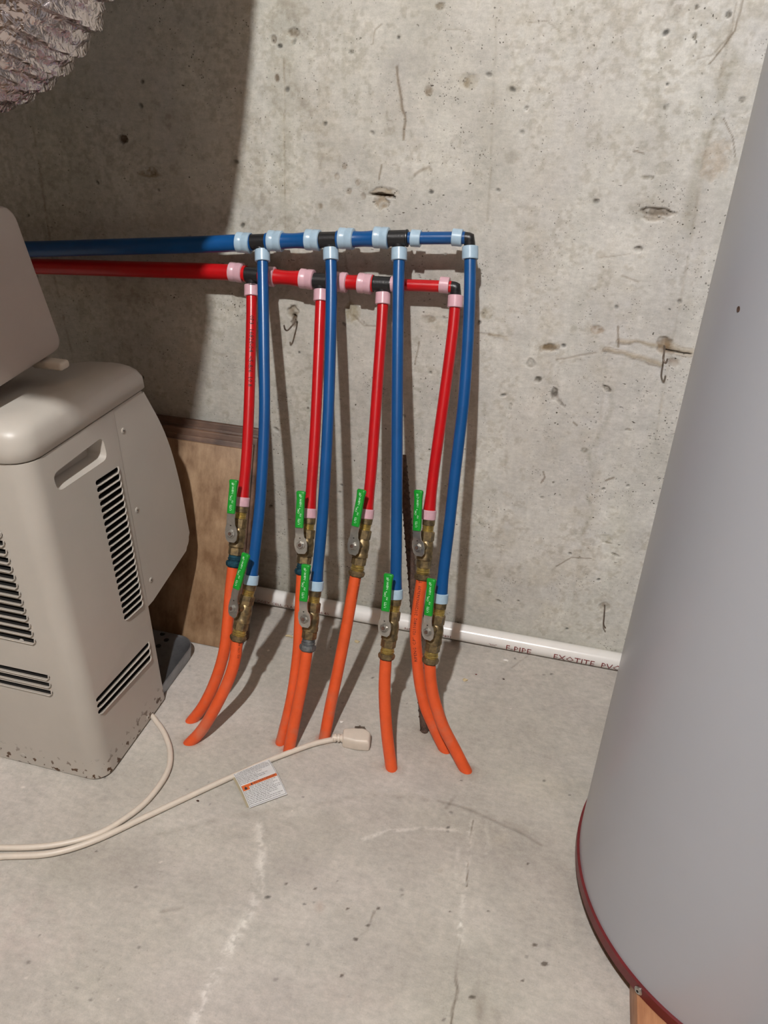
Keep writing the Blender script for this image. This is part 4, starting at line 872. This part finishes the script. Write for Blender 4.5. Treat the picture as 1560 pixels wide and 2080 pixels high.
# ------------------------------------------------------------------ foil duct (upper left) and an unseen box added to shade the wall
t = thing('foil_duct', 'crinkled silver foil flexible duct hanging at the upper left', 'duct', (-.62, -.4, 1.0))
pts = smooth_path([(-.47, -.40, 2.69), (-.49, -.40, 2.00), (-.530, -.40, 1.60), (-.562, -.40, 1.37), (-.582, -.40, 1.25), (-.606, -.40, 1.148), (-.645, -.40, 1.079), (-.723, -.40, 1.038), (-.85, -.41, 1.028), (-1.00, -.44, 1.045)], .0022)
T_, N_, B_ = frames(pts); bm = bmesh.new(); n = 120; prev = None; acc = 0; rr = np.random.RandomState(2)
ph = rr.rand(n + 1) * 6.28
for i, p in enumerate(pts):
    if i: acc += (pts[i] - pts[i - 1]).length
    cur = []
    for k in range(n):
        a = 2 * math.pi * k / n
        w = (acc + .005 * math.sin(a + 1) + .0025 * math.sin(3 * a)) / .0185; q = w % 1
        rib = math.exp(-((q - .5) / .13) ** 2)
        sag = 1 - rib; fold = math.exp(-((q - .80) / .09) ** 2)
        cr = .5 + .5 * math.sin(13 * a + 4 * math.sin(7 * a + math.floor(w + .5) * 2.1) + 2.5 * math.sin(w * 9))
        r = .1052 - .0036 * sag - .0022 * cr * sag + (rr.rand() - .5) * .0009 * sag + .0020 * rib - .0050 * fold
        cur.append(bm.verts.new(p + (N_[i] * math.cos(a) + B_[i] * math.sin(a)) * r))
    if prev:
        for k in range(n): bm.faces.new((prev[k], prev[(k + 1) % n], cur[(k + 1) % n], cur[k]))
    prev = cur
obj('duct_skin', bm, 'foil', t, 45)
t = thing('added_shade_box', 'unseen galvanised box added in front of the foil duct to cast shade', 'duct', (-1.05, -.68, 1.14))  # added out of view to throw shade on the left of the wall
box('shade_box', (-1.6, -.86, 1.14), (-.505, -.55, 2.69), 'galv', t, .003)
for z in (1.30, 1.8):
    box('shade_box_flange', (-1.61, -.87, z), (-.500, -.54, z + .02), 'galv', t, .002)

# ------------------------------------------------------------------ grey tank on wooden blocks at the right
TX, TY, TR, TH = .372, -.489, .2575, .045
t = thing('storage_tank', 'tall smooth grey cylindrical tank with maroon base ring at the right', 'tank', (TX, TY, TH))
lathe('jacket', (TX, TY, TH + .006), (TX, TY, 1.62), [(0, TR - .006), (.001, TR - .0035), (1.55, TR - .0035), (1.57, TR - .03), (1.574, TR - .1)], 'tank', t, 160, 0, 40)
lathe('base_ring', (TX, TY, TH), (TX, TY, TH + .03), [(0, TR - .008), (.0005, TR), (.016, TR), (.0165, TR - .002), (.017, TR - .006)], 'maroon', t, 160, 0, 40)
rp = V((0.1991,-0.6734,0.053)); dr = (rp - V((TX, TY, rp.z))); dr.z = 0; dr.normalize(); rp = V((TX, TY, .053)) + dr * TR
s = lathe('screw', rp - dr * .001, rp + dr * .003, [(0, .0055), (.0022, .0055), (.0036, .0040)], 'steel', t, 16)
lathe('screw_recess', rp + dr * .0025, rp + dr * .0033, [(0, .0018), (.0005, .0018)], 'dark_hole', s, 6)
lathe('paint_chip', (0.1303,-0.567,0.8354), V((0.1303,-0.567,0.8354)) + (V((0.1303,-0.567,0.8354)) - V((TX, TY, V((0.1303,-0.567,0.8354)).z))).normalized() * .0004, [(0, .0026), (.0004, .0024)], 'rust', t, 10)
wb = thing('wooden_block', 'orange-brown fir block under the near edge of the grey tank', 'wood block', (.25, -.66, 0))
bx = V((0.1823,-0.6645,0.042)); bmx = Matrix.Rotation(math.radians(3), 4, 'Z')
bm = bmesh.new(); add_box(bm, (.195, -1.02, .0005), (.285, -.35, .0435), None, .0015, 2); obj('block', bm, 'wood_block', wb)
w2 = thing('wooden_block', 'fir block hidden under the far side of the grey tank', 'wood block', (.5, -.45, 0))
bm = bmesh.new(); add_box(bm, (.46, -.75, .0005), (.55, -.25, .0435), None, .0015, 2); obj('block', bm, 'wood_block', w2)

# ------------------------------------------------------------------ power cord, plug and warning tag
c = thing('power_cord', 'cream power cord looping over the floor from the dehumidifier', 'power cord', (-0.5467,-0.4456,0))
CR = .0046
cord = [(-0.6184,-0.3891,0.0052),(-0.5945,-0.4017,0.0052),(-0.5665,-0.4244,0.0052),(-0.538,-0.4593,0.0052),(-0.5234,-0.5001,0.0052),(-0.5263,-0.5542,0.0052),(-0.5433,-0.5968,0.0052),(-0.57,-0.6331,0.0052),(-0.6212,-0.6659,0.0052),(-0.6863,-0.6879,0.0052)] 
cord = [(cord[0][0] - .03, cord[0][1] - .02, .009)] + cord + [(-0.7499,-0.701,0.0052),(-0.8064,-0.7222,0.0052),(-0.8076,-0.7392,0.0052),(-0.769,-0.7364,0.0052),(-0.7138,-0.715,0.0052),(-0.6769,-0.7003,0.0052),(-0.6133,-0.6772,0.0052),(-0.5649,-0.6413,0.0052),(-0.5117,-0.5803,0.0052),(-0.4602,-0.5204,0.0052),(-0.4216,-0.4768,0.0052),(-0.3807,-0.432,0.0052),(-0.3428,-0.3955,0.0052),(-0.3162,-0.3719,0.0052),(-0.2829,-0.3505,0.0052)]
tube('cord', cord, CR, 'cord', c, 14, .008)
pg = V((-0.279,-0.3517,0.0075)); ex = (V((-0.2339,-0.342,0.0075)) - pg).normalized(); ey = V((-ex.y, ex.x, 0)).normalized(); ez = V((0, 0, 1))
PG = Matrix(((ex.x, ey.x, 0, pg.x), (ex.y, ey.y, 0, pg.y), (0, 0, 1, pg.z + .002), (0, 0, 0, 1)))
P3 = lambda x, y, z: PG @ V((x, y, z))
for k in range(3): lathe('strain_relief', P3(-.010 + k * .0062, 0, -.001), P3(-.0055 + k * .0062, 0, -.001), [(0, .0062), (.0008, .0072), (.0038, .0072), (.0046, .0062)], 'cord', c, 18)
lathe('strain_relief', P3(-.012, 0, -.001), P3(.008, 0, -.001), [(0, .0055), (.02, .0058)], 'cord', c, 18)
bm = bmesh.new()
outl = [(.006, -.0125), (.006, .0105), (.026, .0140), (.040, .0135), (.049, .0095), (.052, .002), (.051, -.010), (.046, -.0165), (.038, -.0190), (.026, -.0180)]
secs = []
outl3 = [p for p in rounded_poly([V((x, y, 0)) for x, y in ((.005, -.0125), (.030, -.0185), (.0520, -.0185), (.0530, .0060), (.042, .0140), (.020, .0130), (.005, .0105))], .0042, 4)]
for z, sc_ in ((-.0092, .93), (-.0082, .98), (-.006, 1.0), (.004, 1.0), (.0085, .975), (.0110, .92), (.0124, .84), (.0130, .70)):
    secs.append([P3(.028 + (p.x - .028) * (sc_ if p.x > .028 else 1 - (1 - sc_) * .35), p.y * sc_, z) for p in outl3])
loft(bm, secs); plug = obj('plug_body', bm, 'cord', c, 60)
for x in (.027, .038):
    bm = bmesh.new(); add_box(bm, (x - .0032, .012, -.0008), (x + .0032, .028, .0008), PG); obj('blade', bm, 'wire', plug)
lathe('ground_pin', P3(.0325, .010, .004), P3(.0325, .026, .004), [(0, .0022), (.014, .0022), (.016, .0012)], 'wire', plug, 10)
tg = thing('warning_tag', 'white paper warning tag with an orange band wrapped on the cream cord', 'tag', (-0.3701,-0.4797,0))
q0, q1, q2, q3 = V((-0.4197,-0.4743,0.011)), V((-0.3762,-0.4297,0.011)), V((-0.3236,-0.4837,0.005)), V((-0.3705,-0.5236,0.004))
def Tq(u, v, lift=0):
    p = q0.lerp(q1, u).lerp(q3.lerp(q2, u), v); p.z += .004 * math.sin(math.pi * v) + lift; 
    if v < .14: p.z -= .0004 + .012 * (.14 - v) ** 1.2
    return p
bm = bmesh.new(); G = [[bm.verts.new(Tq(u / 8, v / 12)) for v in range(13)] for u in range(9)]
for a in range(8):
    for b in range(12): bm.faces.new((G[a][b], G[a + 1][b], G[a + 1][b + 1], G[a][b + 1]))
bmesh.ops.solidify(bm, geom=bm.faces[:], thickness=.0003); front = obj('front_leaf', bm, 'paper', tg, 60)
bm = bmesh.new(); G = [[bm.verts.new(Tq(u / 4 * .9 - .045, v / 6 * .93) + V((0, 0, -.0042))) for v in range(7)] for u in range(5)]
for a in range(4):
    for b in range(6): bm.faces.new((G[a][b], G[a + 1][b], G[a + 1][b + 1], G[a][b + 1]))
bmesh.ops.solidify(bm, geom=bm.faces[:], thickness=.0003); obj('back_leaf', bm, 'paper_cream', tg, 60)
# printed lines: ragged rows of words too small to read
bm = bmesh.new(); rw = random.Random(4)
def qd(bm, u0, u1, v0, v1, lift=.00045):
    bm.faces.new([bm.verts.new(Tq(u, v, lift)) for u, v in ((u0, v0), (u1, v0), (u1, v1), (u0, v1))])
rows = [(.04, .10, .88), (.085, .04, .92), (.13, .04, .95), (.175, .04, .93), (.22, .04, .70), (.265, .04, .55), (.31, .04, .80), (.355, .04, .72), (.40, .04, .50)]
rows += [(.545 + .038 * k, .22 if k < 2 else .04, (.9, .82, .92, .80, .95, .96, .85, .84, .60, .93, .86, .5)[k]) for k in range(11)]
for v0, u0, u1 in rows:
    u = u0
    while u < u1:
        w = rw.uniform(.035, .10); w = min(w, u1 - u)
        k = u
        while k < u + w: qd(bm, k, min(k + .011, u + w), v0, v0 + .011 + rw.uniform(-.003, .003)); k += .015
        u += w + .018
# border line
for a in ((.02, .027, .02, .98), (.973, .98, .02, .98), (.02, .98, .972, .978)):
    for k in range(10):
        if a[1] - a[0] < .1: qd(bm, a[0], a[1], a[2] + (a[3] - a[2]) * k / 10, a[2] + (a[3] - a[2]) * (k + 1) / 10)
        else: qd(bm, a[0] + (a[1] - a[0]) * k / 10, a[0] + (a[1] - a[0]) * (k + 1) / 10, a[2], a[3])
obj('printing', bm, 'print_black', front, None)
bm = bmesh.new()
for k in range(10): qd(bm, .03 + k * .094, .03 + (k + 1) * .094, .455, .525, .0005)
qd(bm, .03, .20, .52, .60, .0005); obj('orange_band', bm, 'print_orange', front, None)
bm = bmesh.new()
for s_, size, u0, v0 in (('ADVERTENCIA', .0056, .34, .512),):
    me = text_mesh(s_, size); W_ = (q1 - q0).length; H_ = (q3 - q0).length
    for v in me.vertices: v.co = Tq(u0 + v.co.x / W_, v0 - v.co.y / H_, .0008)
    bm.from_mesh(me)
qd(bm, .27, .275, .47, .515, .0009)
vs = [bm.verts.new(Tq(u, v, .0008)) for u, v in ((.26, .515), (.32, .515), (.29, .465))]; bm.faces.new(vs)
ring_ = [bm.verts.new(Tq(.11 + .040 * math.cos(a), .555 + .026 * math.sin(a), .0008)) for a in [k * .628 for k in range(10)]]; bm.faces.new(ring_)
bm.faces.new([bm.verts.new(Tq(u, v, .0008)) for u, v in ((.085, .54), (.135, .54), (.105, .49))])
me = bpy.data.meshes.new('heading'); bm.to_mesh(me); bm.free(); link('heading', me, 'print_black', front)

# ------------------------------------------------------------------ crumbs on the floor
def crumb(p, size, m, label, seed, curl=False):
    r = random.Random(seed); p = V(p)
    if curl:
        pts = [p + V((math.cos(a) * size, math.sin(a) * size * .6, .0022)) for a in (0.2, 1.1, 2.0, 2.7)]; bm = bmesh.new(); add_sweep(bm, smooth_path([tuple(q) for q in pts], .002), lambda u: .0024 * (1 - abs(u - .5) * .7), 7)
    else:
        bm = bmesh.new(); bmesh.ops.create_icosphere(bm, subdivisions=1, radius=size, matrix=Matrix.Translation(p + V((0, 0, size * .35))))
        for v in bm.verts: v.co = p + V(((v.co.x - p.x) * r.uniform(.6, 1.4), (v.co.y - p.y) * r.uniform(.5, 1.1), max(.0003, v.co.z * r.uniform(.3, .8))))
    o = obj('floor_crumb', bm, m, None, 30); tag(o, label, 'debris', 'crumbs on the slab'); return o
crumb((-0.4595,-0.1168,0), .008, 'chip_tan', 'curled tan scrap on the slab right of the wooden panel', 1, True)
crumb((-0.3247,-0.0888,0), .006, 'chip_tan', 'oval tan seed husk on the slab between two orange tubes', 2)
crumb((-0.1659,-0.0162,0), .0035, 'chip_white', 'white pebble at the foot of the wall beside rightmost valve', 3)
crumb((-0.2891,-0.3074,0), .0035, 'chip_white', 'tiny white chip on the slab above the plug', 4)
crumb((-0.0302,-0.0593,0), .0050, 'chip_white', 'small white plaster crumb near the white pipe', 5)
crumb((-0.0973,-0.1381,0), .0055, 'chip_tan', 'splintered tan wood crumb right of the rightmost tube', 6)
crumb((-0.08,-0.1158,0), .0022, 'maroon', 'tiny dark red fleck beside the tan wood crumb', 7)
crumb((-0.0274,-0.1144,0), .0022, 'rust', 'tiny dark speck on the slab right of the dark red fleck', 8)
crumb((-0.4539,-0.5307,0), .0028, 'rust', 'dark grit grain below the cream cord', 9)
crumb((-0.1461,-0.2897,0), .0050, 'rust', 'rusty grit at the base of the ribbed bar', 10)
crumb((-0.4833,-0.1652,0), .0030, 'chip_white', 'pale splinter on the slab in a tube shadow', 12)
